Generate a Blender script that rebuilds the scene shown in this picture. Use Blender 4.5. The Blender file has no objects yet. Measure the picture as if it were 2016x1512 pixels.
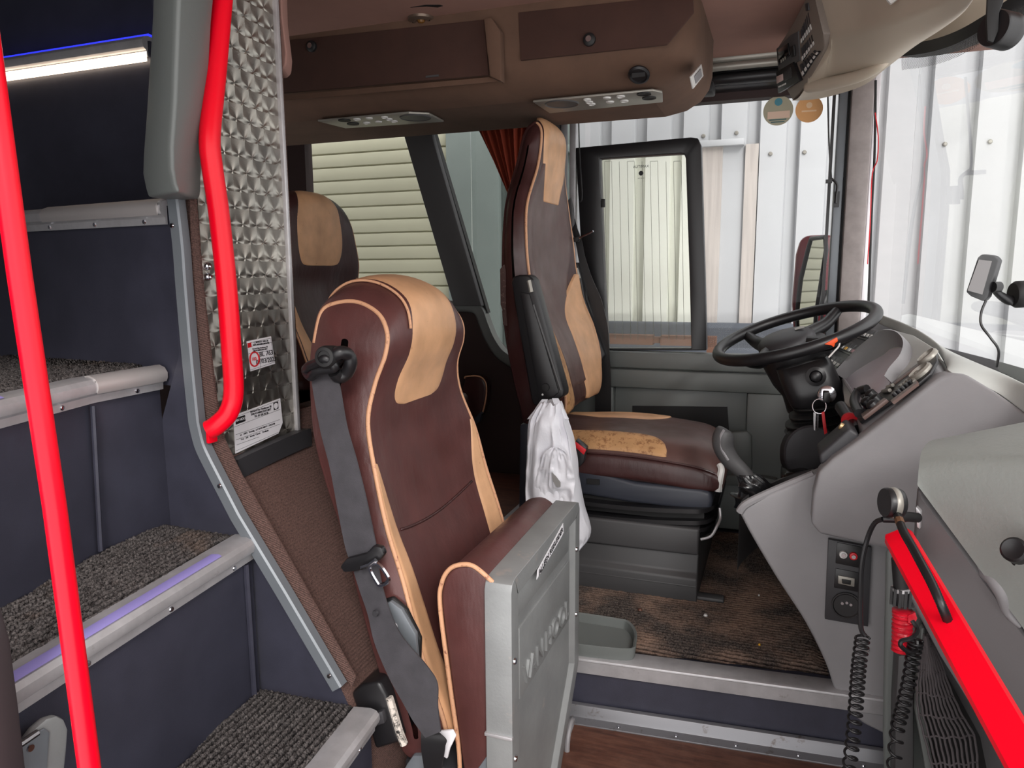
import bpy, bmesh, math, random
from mathutils import Vector as V, Matrix
R = math.radians
random.seed(7)
scene = bpy.context.scene
COL = scene.collection

# ------------------------------------------------------------------ camera
F, YAW, PIT, ROL = 1450.0, 20.0, 8.7, 0.4
CP = V((0, 0, 1.05))
_y, _p, _r = R(YAW), R(PIT), R(ROL)
FW = V((-math.sin(_y) * math.cos(_p), math.cos(_y) * math.cos(_p), -math.sin(_p)))
_rt = V((math.cos(_y), math.sin(_y), 0)); _up = _rt.cross(FW)
RT = _rt * math.cos(_r) - _up * math.sin(_r)
UP = _rt * math.sin(_r) + _up * math.cos(_r)
cd = bpy.data.cameras.new('camera'); cam = bpy.data.objects.new('camera', cd); COL.objects.link(cam)
cd.sensor_width = 36; cd.lens = F / 2016 * 36; cd.clip_start = 0.02
m3 = Matrix((RT, UP, -FW)).transposed()
cam.matrix_world = Matrix.Translation(CP) @ m3.to_4x4()
scene.camera = cam

# ------------------------------------------------------------------ light, exposure
w = bpy.data.worlds.new('sky'); scene.world = w; w.use_nodes = True
bg = w.node_tree.nodes['Background']
bg.inputs[0].default_value = (1.0, 0.985, 0.98, 1); bg.inputs[1].default_value = 1.6
sd = bpy.data.lights.new('sun', 'SUN'); sd.energy = 1.4; sd.angle = R(16); sd.color = (1, 0.96, 0.93)
so = bpy.data.objects.new('sun', sd); COL.objects.link(so)
so.rotation_euler = V((-0.40, 0.70, -0.50)).to_track_quat('-Z', 'Y').to_euler()
scene.view_settings.view_transform = 'Standard'; scene.view_settings.look = 'None'
scene.view_settings.gamma = 1; scene.view_settings.use_curve_mapping = False
scene.view_settings.exposure = 0.7

# ------------------------------------------------------------------ helpers
def ray(px, py): return FW * F + RT * (px - 1008) - UP * (py - 756)
def at(px, py, x=None, y=None, z=None):
    d = ray(px, py)
    if x is not None: t = (x - CP.x) / d.x
    elif y is not None: t = (y - CP.y) / d.y
    else: t = (z - CP.z) / d.z
    return CP + d * t
def onp(px, py, P, n, h=0.0):
    d = ray(px, py); t = (P - CP).dot(n) / d.dot(n)
    return CP + d * t + n * h
def lerp(a, b, t): return a + (b - a) * t
def smooth(t): t = max(0, min(1, t)); return t * t * (3 - 2 * t)
def cr(pts, t, closed=False):
    n = len(pts)
    if closed: t = t % n; i = int(t) % n; g = [(i - 1) % n, i, (i + 1) % n, (i + 2) % n]
    else:
        t = max(0, min(n - 1 - 1e-9, t)); i = int(t); g = [max(i - 1, 0), i, min(i + 1, n - 1), min(i + 2, n - 1)]
    f = t - int(t); a, b, c, d = [pts[k] for k in g]
    def q(a, b, c, d): return 0.5 * (2 * b + (c - a) * f + (2 * a - 5 * b + 4 * c - d) * f * f + (3 * b - a - 3 * c + d) * f ** 3)
    if isinstance(a, (int, float)): return q(a, b, c, d)
    return V([q(*k) for k in zip(a, b, c, d)])
def curve(pts, n, closed=False):
    m = len(pts) if closed else len(pts) - 1
    return [cr(pts, i * m / n, closed) for i in range(n if closed else n + 1)]
def hsh(i, j=0, k=0):
    v = math.sin(i * 127.1 + j * 311.7 + k * 74.7) * 43758.5453
    return v - math.floor(v)
def vn(x, y, s=0):
    i, j = math.floor(x), math.floor(y); f, g = smooth(x - i), smooth(y - j)
    return lerp(lerp(hsh(i, j, s), hsh(i + 1, j, s), f), lerp(hsh(i, j + 1, s), hsh(i + 1, j + 1, s), f), g)

ORG = {}
class MB:
    def __init__(s): s.v = []; s.f = []
    def add(s, vs, fs):
        o = len(s.v); s.v += [V(a) for a in vs]; s.f += [tuple(i + o for i in f) for f in fs]; return s
    def box(s, a, b, mtx=None):
        x0, y0, z0 = a; x1, y1, z1 = b
        vs = [V(p) for p in ((x0,y0,z0),(x1,y0,z0),(x1,y1,z0),(x0,y1,z0),(x0,y0,z1),(x1,y0,z1),(x1,y1,z1),(x0,y1,z1))]
        if mtx: vs = [mtx @ p for p in vs]
        return s.add(vs, [(0,3,2,1),(4,5,6,7),(0,1,5,4),(1,2,6,5),(2,3,7,6),(3,0,4,7)])
    def prism(s, poly, ext):
        n = len(poly); e = V(ext)
        vs = [V(p) for p in poly] + [V(p) + e for p in poly]
        return s.add(vs, [tuple(range(n)), tuple(range(2*n-1, n-1, -1))] + [(i, i+n, (i+1)%n+n, (i+1)%n) for i in range(n)])
    def ngon(s, poly): return s.add(poly, [tuple(range(len(poly)))])
    def grid(s, fn, nu, nv, cu=False, cv=False):
        mu, mv = (nu if cu else nu+1), (nv if cv else nv+1)
        vs = [fn(i/nu, j/nv) for i in range(mu) for j in range(mv)]
        fs = [(i*mv+j, ((i+1)%mu)*mv+j, ((i+1)%mu)*mv+(j+1)%mv, i*mv+(j+1)%mv) for i in range(nu) for j in range(nv)]
        return s.add(vs, fs)
    def rings(s, rs, cap=True, closed=False):
        n = len(rs[0]); vs = [p for r in rs for p in r]; m = len(rs)
        fs = [(i*n+j, i*n+(j+1)%n, ((i+1)%m)*n+(j+1)%n, ((i+1)%m)*n+j) for i in range(m if closed else m-1) for j in range(n)]
        if cap and not closed: fs += [tuple(range(n-1,-1,-1)), tuple((m-1)*n+j for j in range(n))]
        return s.add(vs, fs)
    def tube(s, path, r, n=10, closed=False, prof=None):
        path = [V(p) for p in path]; m = len(path); rs = []; nrm = None
        for i, p in enumerate(path):
            a = path[(i-1)%m] if (closed or i) else p; b = path[(i+1)%m] if (closed or i < m-1) else p
            t = (b-a).normalized()
            if nrm is None:
                nrm = t.cross(V((0,0,1)))
                if nrm.length < .1: nrm = t.cross(V((0,1,0)))
            nrm = (nrm - t*nrm.dot(t)).normalized(); bn = t.cross(nrm)
            rr = r(i/(m-1)) if callable(r) else (r[i] if isinstance(r, (list,tuple)) else r)
            if prof: rs.append([p + nrm*c*rr + bn*d*rr for c, d in prof])
            else: rs.append([p + (nrm*math.cos(k*2*math.pi/n) + bn*math.sin(k*2*math.pi/n))*rr for k in range(n)])
        return s.rings(rs, True, closed)
    def lathe(s, prof, o, ax, n=24):
        o = V(o); ax = V(ax).normalized(); a = ax.cross(V((0,0,1)))
        if a.length < .1: a = ax.cross(V((1,0,0)))
        a.normalize(); b = ax.cross(a)
        rs = [[o + ax*h + (a*math.cos(k*2*math.pi/n) + b*math.sin(k*2*math.pi/n))*max(r,1e-5) for k in range(n)] for r, h in prof]
        return s.rings(rs)
    def ribbon(s, pts, wid, th=.0015):   # pts: centre points, wid: half-width vectors
        rs = []
        for i, (p, w_) in enumerate(zip(pts, wid)):
            p = V(p); w_ = V(w_); t = (V(pts[min(i+1,len(pts)-1)]) - V(pts[max(i-1,0)]))
            n = t.cross(w_).normalized()*th
            rs.append([p-w_-n, p+w_-n, p+w_+n, p-w_+n])
        return s.rings(rs)
    def build(s, name, m=None, parent=None, bevel=0, seg=2, ang=40, sub=0, smoothf=True, org=None):
        me = bpy.data.meshes.new(name)
        if parent is not None: o0 = ORG[parent.name]
        elif org is not None: o0 = V(org)
        else:
            mn = [min(p[k] for p in s.v) for k in range(3)]; mx = [max(p[k] for p in s.v) for k in range(3)]
            o0 = V(((mn[0]+mx[0])/2, (mn[1]+mx[1])/2, mn[2]))
        me.from_pydata([tuple(p-o0) for p in s.v], [], s.f); me.update()
        bm = bmesh.new(); bm.from_mesh(me)
        bmesh.ops.recalc_face_normals(bm, faces=bm.faces)
        if bevel:
            es = [e for e in bm.edges if len(e.link_faces) == 2 and e.calc_face_angle(0) > R(28)]
            bmesh.ops.bevel(bm, geom=es, offset=bevel, segments=seg, profile=.5, affect='EDGES', clamp_overlap=True)
        bm.to_mesh(me); bm.free()
        if smoothf:
            for p in me.polygons: p.use_smooth = True
            me.set_sharp_from_angle(angle=R(ang))
        o = bpy.data.objects.new(name, me); COL.objects.link(o)
        if parent is not None: o.parent = parent
        else: o.location = o0
        ORG[o.name] = o0
        if m: me.materials.append(m)
        if sub:
            md = o.modifiers.new('sub', 'SUBSURF'); md.levels = sub; md.render_levels = sub
        return o
def thing(name, label, cat, loc, group=None):
    o = bpy.data.objects.new(name, None); COL.objects.link(o); o.location = V(loc); o.empty_display_size = .05
    o['label'] = label; o['category'] = cat
    if group: o['group'] = group
    ORG[o.name] = V(loc); return o
def tag(o, label, cat, group=None):
    o['label'] = label; o['category'] = cat
    if group: o['group'] = group
    return o
def struct(o): o['kind'] = 'structure'; return o
def text(s, size, P, right, up, m, parent, name='lettering', ext=.0003, align='CENTER', sx=1.0):
    c = bpy.data.curves.new('t', 'FONT'); c.body = s; c.size = size; c.extrude = ext; c.align_x = align; c.align_y = 'CENTER'
    t = bpy.data.objects.new('t', c); COL.objects.link(t)
    me = bpy.data.meshes.new_from_object(t); bpy.data.objects.remove(t)
    rt = V(right).normalized(); u = (V(up) - rt*V(up).dot(rt)).normalized(); n = rt.cross(u)
    mb = MB(); mb.add([V(P) + rt*v.co.x*sx + u*v.co.y + n*(v.co.z + ext) for v in me.vertices], [tuple(p.vertices) for p in me.polygons])
    return mb.build(name, m, parent, smoothf=False)

# ------------------------------------------------------------------ materials
def lin(c):
    c = c/255; return c/12.92 if c <= .04045 else ((c+.055)/1.055)**2.4
def rgb(c): return (lin(c[0]), lin(c[1]), lin(c[2]), 1)
class NT:
    def __init__(s, name):
        s.m = bpy.data.materials.new(name); s.m.use_nodes = True; s.t = s.m.node_tree
        s.b = s.t.nodes['Principled BSDF']; s.c = None
    def n(s, ty, **k):
        o = s.t.nodes.new(ty)
        for a, b in k.items():
            if a.startswith('i_'): o.inputs[int(a[2:]) if a[2:].isdigit() else a[2:]].default_value = b
            else: setattr(o, a, b)
        return o
    def l(s, a, b): s.t.links.new(a, b)
    def co(s):
        if s.c is None: s.c = s.n('ShaderNodeTexCoord').outputs['Object']
        return s.c
    def math(s, op, a, b=None, c=None):
        o = s.n('ShaderNodeMath', operation=op)
        for i, v in enumerate((a, b, c)):
            if v is None: continue
            if isinstance(v, (int, float)): o.inputs[i].default_value = v
            else: s.l(v, o.inputs[i])
        return o.outputs[0]
    def noise(s, scale, detail=3, rough=.5, vec=None, st=None):
        v = vec or s.co()
        if st:
            mp = s.n('ShaderNodeMapping'); mp.inputs['Scale'].default_value = st; s.l(v, mp.inputs[0]); v = mp.outputs[0]
        o = s.n('ShaderNodeTexNoise'); o.inputs['Scale'].default_value = scale; o.inputs['Detail'].default_value = detail
        o.inputs['Roughness'].default_value = rough; s.l(v, o.inputs['Vector']); return o.outputs['Fac']
    def ramp(s, f, stops):
        o = s.n('ShaderNodeValToRGB'); e = o.color_ramp.elements
        while len(e) < len(stops): e.new(.5)
        for k, (p, c) in zip(e, stops): k.position = p; k.color = c
        s.l(f, o.inputs[0]); return o.outputs[0]
    def mix(s, f, a, b, bt='MIX'):
        o = s.n('ShaderNodeMix', data_type='RGBA', blend_type=bt)
        for sock, v in ((o.inputs[0], f), (o.inputs[6], a), (o.inputs[7], b)):
            if hasattr(v, 'links') or hasattr(v, 'is_linked'): s.l(v, sock)
            else: sock.default_value = v
        return o.outputs[2]
    def bump(s, h, st=.3, dist=.002, prev=None):
        o = s.n('ShaderNodeBump'); o.inputs['Strength'].default_value = st; o.inputs['Distance'].default_value = dist
        s.l(h, o.inputs['Height'])
        if prev: s.l(prev, o.inputs['Normal'])
        return o.outputs[0]
def mat(name, col, rough=.5, metal=0, bump=None, var=None, coat=0, spec=.5, emit=None, wear=None, st=None):
    k = NT(name); c = rgb(col); k.b.inputs['Roughness'].default_value = rough; k.b.inputs['Metallic'].default_value = metal
    k.b.inputs['Specular IOR Level'].default_value = spec; k.b.inputs['Coat Weight'].default_value = coat
    base = c
    if var:      # (scale, amount)
        f = k.noise(var[0], 4, .6, st=st)
        d = tuple(max(0, x*(1-var[1])) for x in c[:3]) + (1,); b = tuple(min(1, x*(1+var[1])) for x in c[:3]) + (1,)
        base = k.ramp(f, [(.3, d), (.7, b)])
    if wear:     # (scale, threshold, colour)
        f = k.ramp(k.noise(wear[0], 6, .7), [(wear[1], (0,0,0,1)), (wear[1]+.12, (1,1,1,1))])
        base = k.mix(f, base, rgb(wear[2]))
    if isinstance(base, tuple): k.b.inputs['Base Color'].default_value = base
    else: k.l(base, k.b.inputs['Base Color'])
    if bump: k.l(k.bump(k.noise(bump[0], 4, .6, st=st), bump[1], bump[2] if len(bump) > 2 else .001), k.b.inputs['Normal'])
    if emit: k.b.inputs['Emission Color'].default_value = rgb(emit[0]); k.b.inputs['Emission Strength'].default_value = emit[1]
    return k.m
def leather(name, col, crease=.5, rough=.36, wear=None):
    k = NT(name); c = rgb(col)
    vo = k.n('ShaderNodeTexVoronoi', feature='DISTANCE_TO_EDGE'); vo.inputs['Scale'].default_value = 420; k.l(k.co(), vo.inputs['Vector'])
    big = k.noise(16, 3, .5); fine = k.noise(900, 2)
    b1 = k.bump(k.noise(28, 3, .55, st=(1, 1, .3)), crease, .006); b2 = k.bump(vo.outputs['Distance'], .25, .0006, b1)
    k.l(b2, k.b.inputs['Normal'])
    base = k.ramp(big, [(.25, tuple(x*.8 for x in c[:3]) + (1,)), (.75, tuple(min(1, x*1.15) for x in c[:3]) + (1,))])
    if wear:
        f = k.ramp(k.noise(wear[0], 7, .75), [(wear[1], (0,0,0,1)), (wear[1]+.1, (1,1,1,1))]); base = k.mix(f, base, rgb(wear[2]))
    k.l(base, k.b.inputs['Base Color'])
    k.l(k.ramp(k.noise(11, 3), [(.3, (rough-.07,)*3+(1,)), (.7, (rough+.12,)*3+(1,))]), k.b.inputs['Roughness'])
    return k.m
MT = {}
MT['leather'] = leather('brown_leather', (84, 50, 48), .35)
MT['leather_dk'] = leather('dark_brown_leather', (62, 34, 33), .35)
MT['leather_mid'] = leather('grey_brown_leather', (88, 64, 60), .12, .36)
MT['tan'] = leather('tan_leather', (212, 164, 124), .15, .42, (60, .64, (150, 100, 65)))
MT['tan_worn'] = leather('worn_tan_leather', (190, 145, 100), .3, .6, (50, .5, (140, 95, 60)))
MT['piping'] = mat('tan_piping', (205, 155, 120), .6, wear=(120, .58, (125, 70, 55)))
MT['webbing'] = mat('seat_belt_webbing', (62, 60, 64), .55, bump=(500, .4, .0006), var=(25, .2))
MT['black'] = mat('black_plastic', (26, 25, 27), .38, bump=(600, .15, .0004))
MT['black_soft'] = mat('black_rubber', (20, 19, 20), .6)
MT['charcoal'] = mat('charcoal_plastic', (50, 49, 52), .5, bump=(500, .2, .0005))
MT['navygrey'] = mat('slate_plastic', (50, 53, 62), .45)
MT['grey'] = mat('grey_plastic', (134, 132, 134), .5, bump=(350, .25, .0006), var=(6, .07))
MT['grey_lt'] = mat('light_grey_dashboard', (184, 186, 182), .5, bump=(300, .25, .0006), var=(8, .06))
MT['grey_gr'] = mat('grey_green_plastic', (104, 108, 106), .45, bump=(350, .25, .0006))
MT['grey_dk'] = mat('dark_grey_plastic', (70, 69, 70), .5, bump=(350, .2, .0006))
MT['red'] = mat('red_gloss_paint', (238, 4, 34), .3, spec=.3)
MT['alu'] = mat('brushed_aluminium', (190, 188, 190), .42, .5, bump=(60, .1, .0005), var=(25, .12), wear=(18, .66, (120, 105, 95)))
MT['alu_cast'] = mat('cast_aluminium', (146, 148, 148), .5, .4, bump=(220, .35, .0008), var=(9, .12), wear=(14, .6, (172, 160, 154)))
MT['strip'] = mat('grey_painted_metal', (112, 117, 122), .4, .2, var=(10, .05))
MT['riser'] = mat('dark_blue_vinyl', (54, 54, 66), .42, bump=(700, .35, .0006), var=(14, .15), wear=(34, .78, (105, 105, 115)))
MT['chrome'] = mat('chrome', (200, 200, 205), .15, 1)
MT['white'] = mat('white_label', (238, 236, 240), .5)
MT['ink'] = mat('black_ink', (20, 20, 24), .6)
MT['redink'] = mat('red_ink', (205, 30, 40), .5)
MT['ceil'] = mat('brown_ceiling_fabric', (144, 108, 96), .85, bump=(500, .3, .0008), var=(7, .08))
MT['suede'] = mat('brown_suede', (92, 68, 54), .9, bump=(400, .3, .0008), var=(9, .15))
MT['suede_dk'] = mat('dark_brown_suede', (62, 38, 30), .9, bump=(400, .3, .0008), var=(9, .15))
MT['beige'] = mat('beige_moulding', (176, 164, 148), .5, bump=(300, .25, .0005), var=(6, .04))
MT['darkred'] = mat('dark_maroon_panel', (44, 26, 24), .7, bump=(300, .2, .0006))
MT['curtain'] = mat('rust_red_curtain', (142, 52, 28), .8, bump=(600, .3, .0006))
MT['bag'] = mat('white_plastic_film', (236, 236, 242), .3, bump=(38, .5, .004))
MT['bag'].node_tree.nodes['Principled BSDF'].inputs['Subsurface Weight'].default_value = .0
MT['lamp'] = mat('led_strip', (255, 236, 215), .4, emit=((255, 232, 205), 2.2))
MT['blue_led'] = mat('lavender_edge_strip', (150, 140, 205), .35)
MT['blue_lit'] = mat('blue_led_strip', (90, 90, 210), .3, emit=((40, 50, 255), .8))
MT['screen'] = mat('dark_screen', (22, 24, 26), .12, coat=.5)
MT['orange'] = mat('orange_plastic', (238, 82, 22), .45)
MT['yellow'] = mat('yellow_plastic', (225, 165, 30), .45)
MT['green'] = mat('green_plastic', (40, 90, 50), .45)
MT['offwhite'] = mat('off_white_plastic', (205, 203, 200), .4)
MT['lid'] = None
MT['silver'] = mat('silver_plastic', (150, 146, 138), .4, .4)
MT['wire'] = mat('fine_grey_wire', (120, 122, 112), .6)
def wood():
    k = NT('brown_wood_floor')
    w_ = k.n('ShaderNodeMapping'); w_.inputs['Scale'].default_value = (1, 9, 1); k.l(k.co(), w_.inputs[0])
    f = k.noise(9, 6, .65, w_.outputs[0]); f2 = k.noise(14, 5, .7)
    a = k.ramp(f, [(.3, rgb((62, 34, 26))), (.55, rgb((96, 60, 46))), (.75, rgb((118, 78, 60)))])
    b = k.ramp(f2, [(.45, (0,0,0,1)), (.75, (.5,.5,.5,1))]); k.l(k.mix(b, a, rgb((128, 92, 76))), k.b.inputs['Base Color'])
    sp = k.n('ShaderNodeSeparateXYZ'); k.l(k.co(), sp.inputs[0])
    g = k.math('LESS_THAN', k.math('FRACT', k.math('MULTIPLY', sp.outputs[1], 9)), .03)
    k.b.inputs['Roughness'].default_value = .5; k.l(k.bump(k.math('SUBTRACT', f, g), .3, .002), k.b.inputs['Normal']); return k.m
MT['wood'] = wood()
def carpet(name, dark, light, dust, thr, rib=None):
    k = NT(name)
    sp = k.noise(300, 3, .75); f = k.noise(5, 4, .6)
    a = k.ramp(sp, [(.35, rgb(dark)), (.68, rgb(light))])
    b = k.ramp(f, [(thr, (0,0,0,1)), (thr+.2, (1,1,1,1))])
    c = k.mix(b, a, k.mix(sp, rgb(dark), rgb(dust)))
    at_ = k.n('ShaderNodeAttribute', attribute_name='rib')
    c = k.mix(k.ramp(at_.outputs['Fac'], [(.15, (.88,.88,.88,1)), (.7, (0,0,0,1))]), c, rgb(dark))  # groove shade between the ribs painted into the carpet colour
    k.l(c, k.b.inputs['Base Color']); k.b.inputs['Roughness'].default_value = .95; k.b.inputs['Specular IOR Level'].default_value = .1
    k.l(k.bump(k.noise(520, 3, .8), .6, .002), k.b.inputs['Normal']); return k.m
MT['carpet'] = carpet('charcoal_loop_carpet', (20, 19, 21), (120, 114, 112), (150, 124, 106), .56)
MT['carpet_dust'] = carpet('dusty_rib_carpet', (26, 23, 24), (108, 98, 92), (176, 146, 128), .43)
def cord():
    k = NT('brown_ribbed_carpet')
    sp = k.n('ShaderNodeSeparateXYZ'); k.l(k.co(), sp.inputs[0])
    wv = k.math('SINE', k.math('MULTIPLY', k.math('ADD', sp.outputs[2], k.math('MULTIPLY', sp.outputs[0], .3)), 1500))
    n = k.noise(380, 3, .7)
    a = k.ramp(n, [(.3, rgb((58, 40, 36))), (.7, rgb((112, 84, 76)))])
    k.l(a, k.b.inputs['Base Color']); k.b.inputs['Roughness'].default_value = .95
    k.l(k.bump(k.math('ADD', k.math('MULTIPLY', wv, .35), n), .7, .002), k.b.inputs['Normal']); return k.m
MT['cord'] = cord()
def swirl():
    k = NT('engine_turned_steel')
    sp = k.n('ShaderNodeSeparateXYZ'); k.l(k.co(), sp.inputs[0]); Y, Z = sp.outputs[1], sp.outputs[2]
    sy, sz = .037, .031
    r = k.math('DIVIDE', Z, sz); ri = k.math('FLOOR', r); par = k.math('MULTIPLY', k.math('MODULO', k.math('ADD', ri, 400), 2), .5)
    c_ = k.math('ADD', k.math('DIVIDE', Y, sy), par); ci = k.math('FLOOR', c_)
    fy = k.math('MULTIPLY', k.math('SUBTRACT', k.math('FRACT', c_), .5), sy)
    fz = k.math('MULTIPLY', k.math('SUBTRACT', k.math('FRACT', r), .15), sz)
    an = k.math('ARCTAN2', fz, fy); rad = k.math('SQRT', k.math('ADD', k.math('POWER', fy, 2), k.math('POWER', fz, 2)))
    k.b.inputs['Metallic'].default_value = 1; k.b.inputs['Roughness'].default_value = .3
    k.l(k.ramp(k.noise(9, 4), [(.3, rgb((158, 156, 150))), (.7, rgb((196, 192, 182)))]), k.b.inputs['Base Color'])
    ring = k.math('SINE', k.math('MULTIPLY', rad, 5200))
    dome = k.math('MULTIPLY', k.math('ABSOLUTE', k.math('SINE', k.math('MULTIPLY', an, 2))), 1)
    k.l(k.bump(k.math('ADD', k.math('MULTIPLY', ring, .05), k.math('MULTIPLY', k.math('SINE', k.math('ADD', k.math('MULTIPLY', an, 3), ci)), .9)), .6, .003), k.b.inputs['Normal'])
    k.b.inputs['Anisotropic'].default_value = .75
    k.l(k.math('FRACT', k.math('ADD', k.math('DIVIDE', an, 2*math.pi), .5)), k.b.inputs['Anisotropic Rotation'])
    tn = k.n('ShaderNodeTangent', direction_type='RADIAL', axis='Y'); k.l(tn.outputs[0], k.b.inputs['Tangent'])
    return k.m
MT['swirl'] = swirl()
def glass(name, tint=(1, 1, 1), refl=.08):
    k = NT(name); t = k.t; t.nodes.remove(k.b)
    tr = k.n('ShaderNodeBsdfTransparent'); tr.inputs[0].default_value = tint + (1,)
    gl = k.n('ShaderNodeBsdfGlossy'); gl.inputs['Roughness'].default_value = .02; gl.inputs[0].default_value = (1, 1, 1, 1)
    fr = k.n('ShaderNodeFresnel'); fr.inputs[0].default_value = 1.3
    mx = k.n('ShaderNodeMixShader'); k.l(k.math('MULTIPLY', fr.outputs[0], .28), mx.inputs[0]); k.l(tr.outputs[0], mx.inputs[1]); k.l(gl.outputs[0], mx.inputs[2])
    k.l(mx.outputs[0], t.nodes['Material Output'].inputs[0]); return k.m
MT['glass'] = glass('window_glass', (.96, .97, .97))
MT['glass_tint'] = glass('green_window_glass', (.99, 1.0, .95))
def dusty():  # pale haze painted over the sash pane to lighten it, no dust
    k = NT('hazed_double_glazing'); t = k.t; t.nodes.remove(k.b)
    tr = k.n('ShaderNodeBsdfTransparent'); tl = k.n('ShaderNodeBsdfTranslucent'); tl.inputs[0].default_value = rgb((250, 250, 236))
    mx = k.n('ShaderNodeMixShader'); mx.inputs[0].default_value = .06
    k.l(tr.outputs[0], mx.inputs[1]); k.l(tl.outputs[0], mx.inputs[2]); k.l(mx.outputs[0], t.nodes['Material Output'].inputs[0]); return k.m
MT['glass_haze'] = dusty()
def frit():
    k = NT('dotted_frit'); t = k.t; sp = k.n('ShaderNodeSeparateXYZ'); k.l(k.co(), sp.inputs[0])
    a = k.math('SINE', k.math('MULTIPLY', k.math('ADD', sp.outputs[0], k.math('ADD', sp.outputs[1], sp.outputs[2])), 900))
    b = k.math('SINE', k.math('MULTIPLY', k.math('SUBTRACT', k.math('ADD', sp.outputs[0], sp.outputs[1]), sp.outputs[2]), 900))
    m_ = k.math('GREATER_THAN', k.math('MULTIPLY', a, b), .22)
    tr = k.n('ShaderNodeBsdfTransparent'); mx = k.n('ShaderNodeMixShader')
    k.b.inputs['Base Color'].default_value = (.05, .05, .05, 1)
    k.l(m_, mx.inputs[0]); k.l(tr.outputs[0], mx.inputs[1]); k.l(k.b.outputs[0], mx.inputs[2]); k.l(mx.outputs[0], t.nodes['Material Output'].inputs[0]); return k.m
MT['frit'] = frit()
MT['clad'] = mat('white_steel_cladding', (178, 179, 181), .5, var=(3, .03))
MT['clad_sh'] = mat('grey_steel_cladding', (186, 189, 191), .5, var=(3, .03))
MT['shutter'] = mat('cream_shutter', (190, 188, 164), .5, var=(2, .04))
MT['greygreen'] = mat('grey_green_steel', (128, 138, 133), .55, var=(4, .05))
MT['asphalt'] = mat('asphalt', (110, 108, 104), .9, bump=(120, .4, .004), var=(3, .1))
MT['mirror'] = mat('mirror_glass', (235, 236, 232), .02, 1)
MT['net'] = mat('grey_elastic_cord', (88, 82, 84), .8, bump=(900, .6, .0008))
MT['rubbermat'] = mat('brown_dusty_rubber', (92, 70, 58), .8, var=(20, .2))
# ================================================================== OUTSIDE
g = MB().box((-9, 2.7, -1.0), (8, 9, -.95)).build('ground', MT['asphalt']); struct(g); g['label'] = 'grey asphalt yard beside the bus'
BY = 4.2
bl = thing('building', 'pale steel-clad industrial hall with a cream roller shutter, outside the windows', 'building', (0, BY, -1))
b = MB(); x0 = -1.13; pit = .197; prof = []
x = at(1250, 200, y=BY).x - 8*pit
while x < 4.5:
    prof += [(x, 0), (x+.008, .045), (x+.062, .045), (x+.070, 0)]; x += pit
prof = [p for p in prof if p[0] > x0]
prof = [(x0, 0)] + prof
b.prism([V((p[0], BY+p[1], -1)) for p in prof] + [V((4.6, BY+.1, -1)), V((x0, BY+.1, -1))], (0, 0, 4.2)).build('cladding', MT['clad'], bl, ang=20)
b = MB(); z = -.95; pz = .0835; zt = at(750, 269, y=BY).z; z = zt - 34*pz
while z < 3.0:
    b.box((-4.6, BY, z+.004), (-1.935, BY+.02, z+pz-.006)); b.box((-4.6, BY+.012, z-.008), (-1.935, BY+.03, z+.006)); z += pz
b.build('roller_shutter', MT['shutter'], bl, bevel=.003)
b = MB().box((-1.935, BY-.02, -1), (-1.60, BY+.08, 3.2)); b.box((-1.60, BY+.04, -1), (x0, BY+.08, 3.2)); b.box((-1.60, BY-.01, 1.72), (x0, BY+.06, 1.76))
b.box((-1.42, BY-.0, -1), (-1.36, BY+.05, 1.72)); b.build('wall_panel', MT['greygreen'], bl, bevel=.004)
b = MB().box((-1.56, BY+.02, -1), (-1.46, BY+.045, 1.72)); b.build('door_edge', MT['grey_dk'], bl)
a_, c_ = at(1376, 283, y=BY-.03), at(1465, 276, y=BY-.03)
b = MB().box((a_.x, BY-.05, a_.z-.02), (c_.x, BY-.0, a_.z+.012)); b.build('flashing', MT['clad'], bl, bevel=.002)
for px, py in ((1385, 268), (1450, 262), (1517, 303), (1584, 300), (1860, 284), (1949, 279)):
    p = at(px, py, y=BY); MB().lathe([(0, 0), (.011, 0), (.011, .008), (.007, .014), (0, .014)], (p.x, BY+.002, p.z), (0, -1, 0), 10).build('bolt', MT['silver'], bl)
xa_, xb_ = at(1150, 400, y=BY).x, at(1396, 400, y=BY).x
ds_ = [(p[0], p[1]) for p in prof if xa_ < p[0] < xb_]
zt_ = at(1376, 283, y=BY-.03).z
MB().prism([V((p[0]+(.004 if p[1] else -.004)*(1 if i_ % 2 else -1), BY+p[1]-.010, -.6)) for i_, p in enumerate(ds_)] + [V((ds_[-1][0], BY+.08, -.6)), V((ds_[0][0], BY+.08, -.6))], (0, 0, zt_+.6)).build('reflection_sheet', mat('cream_reflection_sheet', (222, 223, 211), .4), bl, ang=20)  # added sheet; its pale colour stands in for a reflection in the pane
wp = mat('brown_reflection_strip', (176, 168, 162), .6, var=(5, .15), st=(8, 1, .4))  # brown strips painted in place of reflections in the side glass
a_, c_ = at(1378, 290, y=BY-.01), at(1462, 290, y=BY-.01)
MB().box((a_.x, BY-.02, -.6), (a_.x+.12, BY-.003, a_.z)).build('reflection_strip', wp, bl)
MB().box((a_.x+.235, BY-.02, -.6), (a_.x+.30, BY-.003, a_.z)).build('reflection_strip', wp, bl)
pl_z = at(1280, 634, y=BY-.06).z
MB().box((-1.13, BY-.06, -1), (.20, BY-.005, pl_z)).build('plinth', mat('dark_grey_plinth', (84, 88, 96), .6), bl)
t_ = at(1200, 657, y=BY-.3)
b = MB().box((-1.0, BY-.35, t_.z-.05), (-.62, BY-.28, t_.z+.0)); b.box((-.58, BY-.35, t_.z-.05), (-.30, BY-.28, t_.z)); b.box((-.345, BY-.35, -.95), (-.30, BY-.28, t_.z-.05)); b.box((-.98, BY-.35, -.95), (-.93, BY-.28, t_.z-.05))
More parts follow.
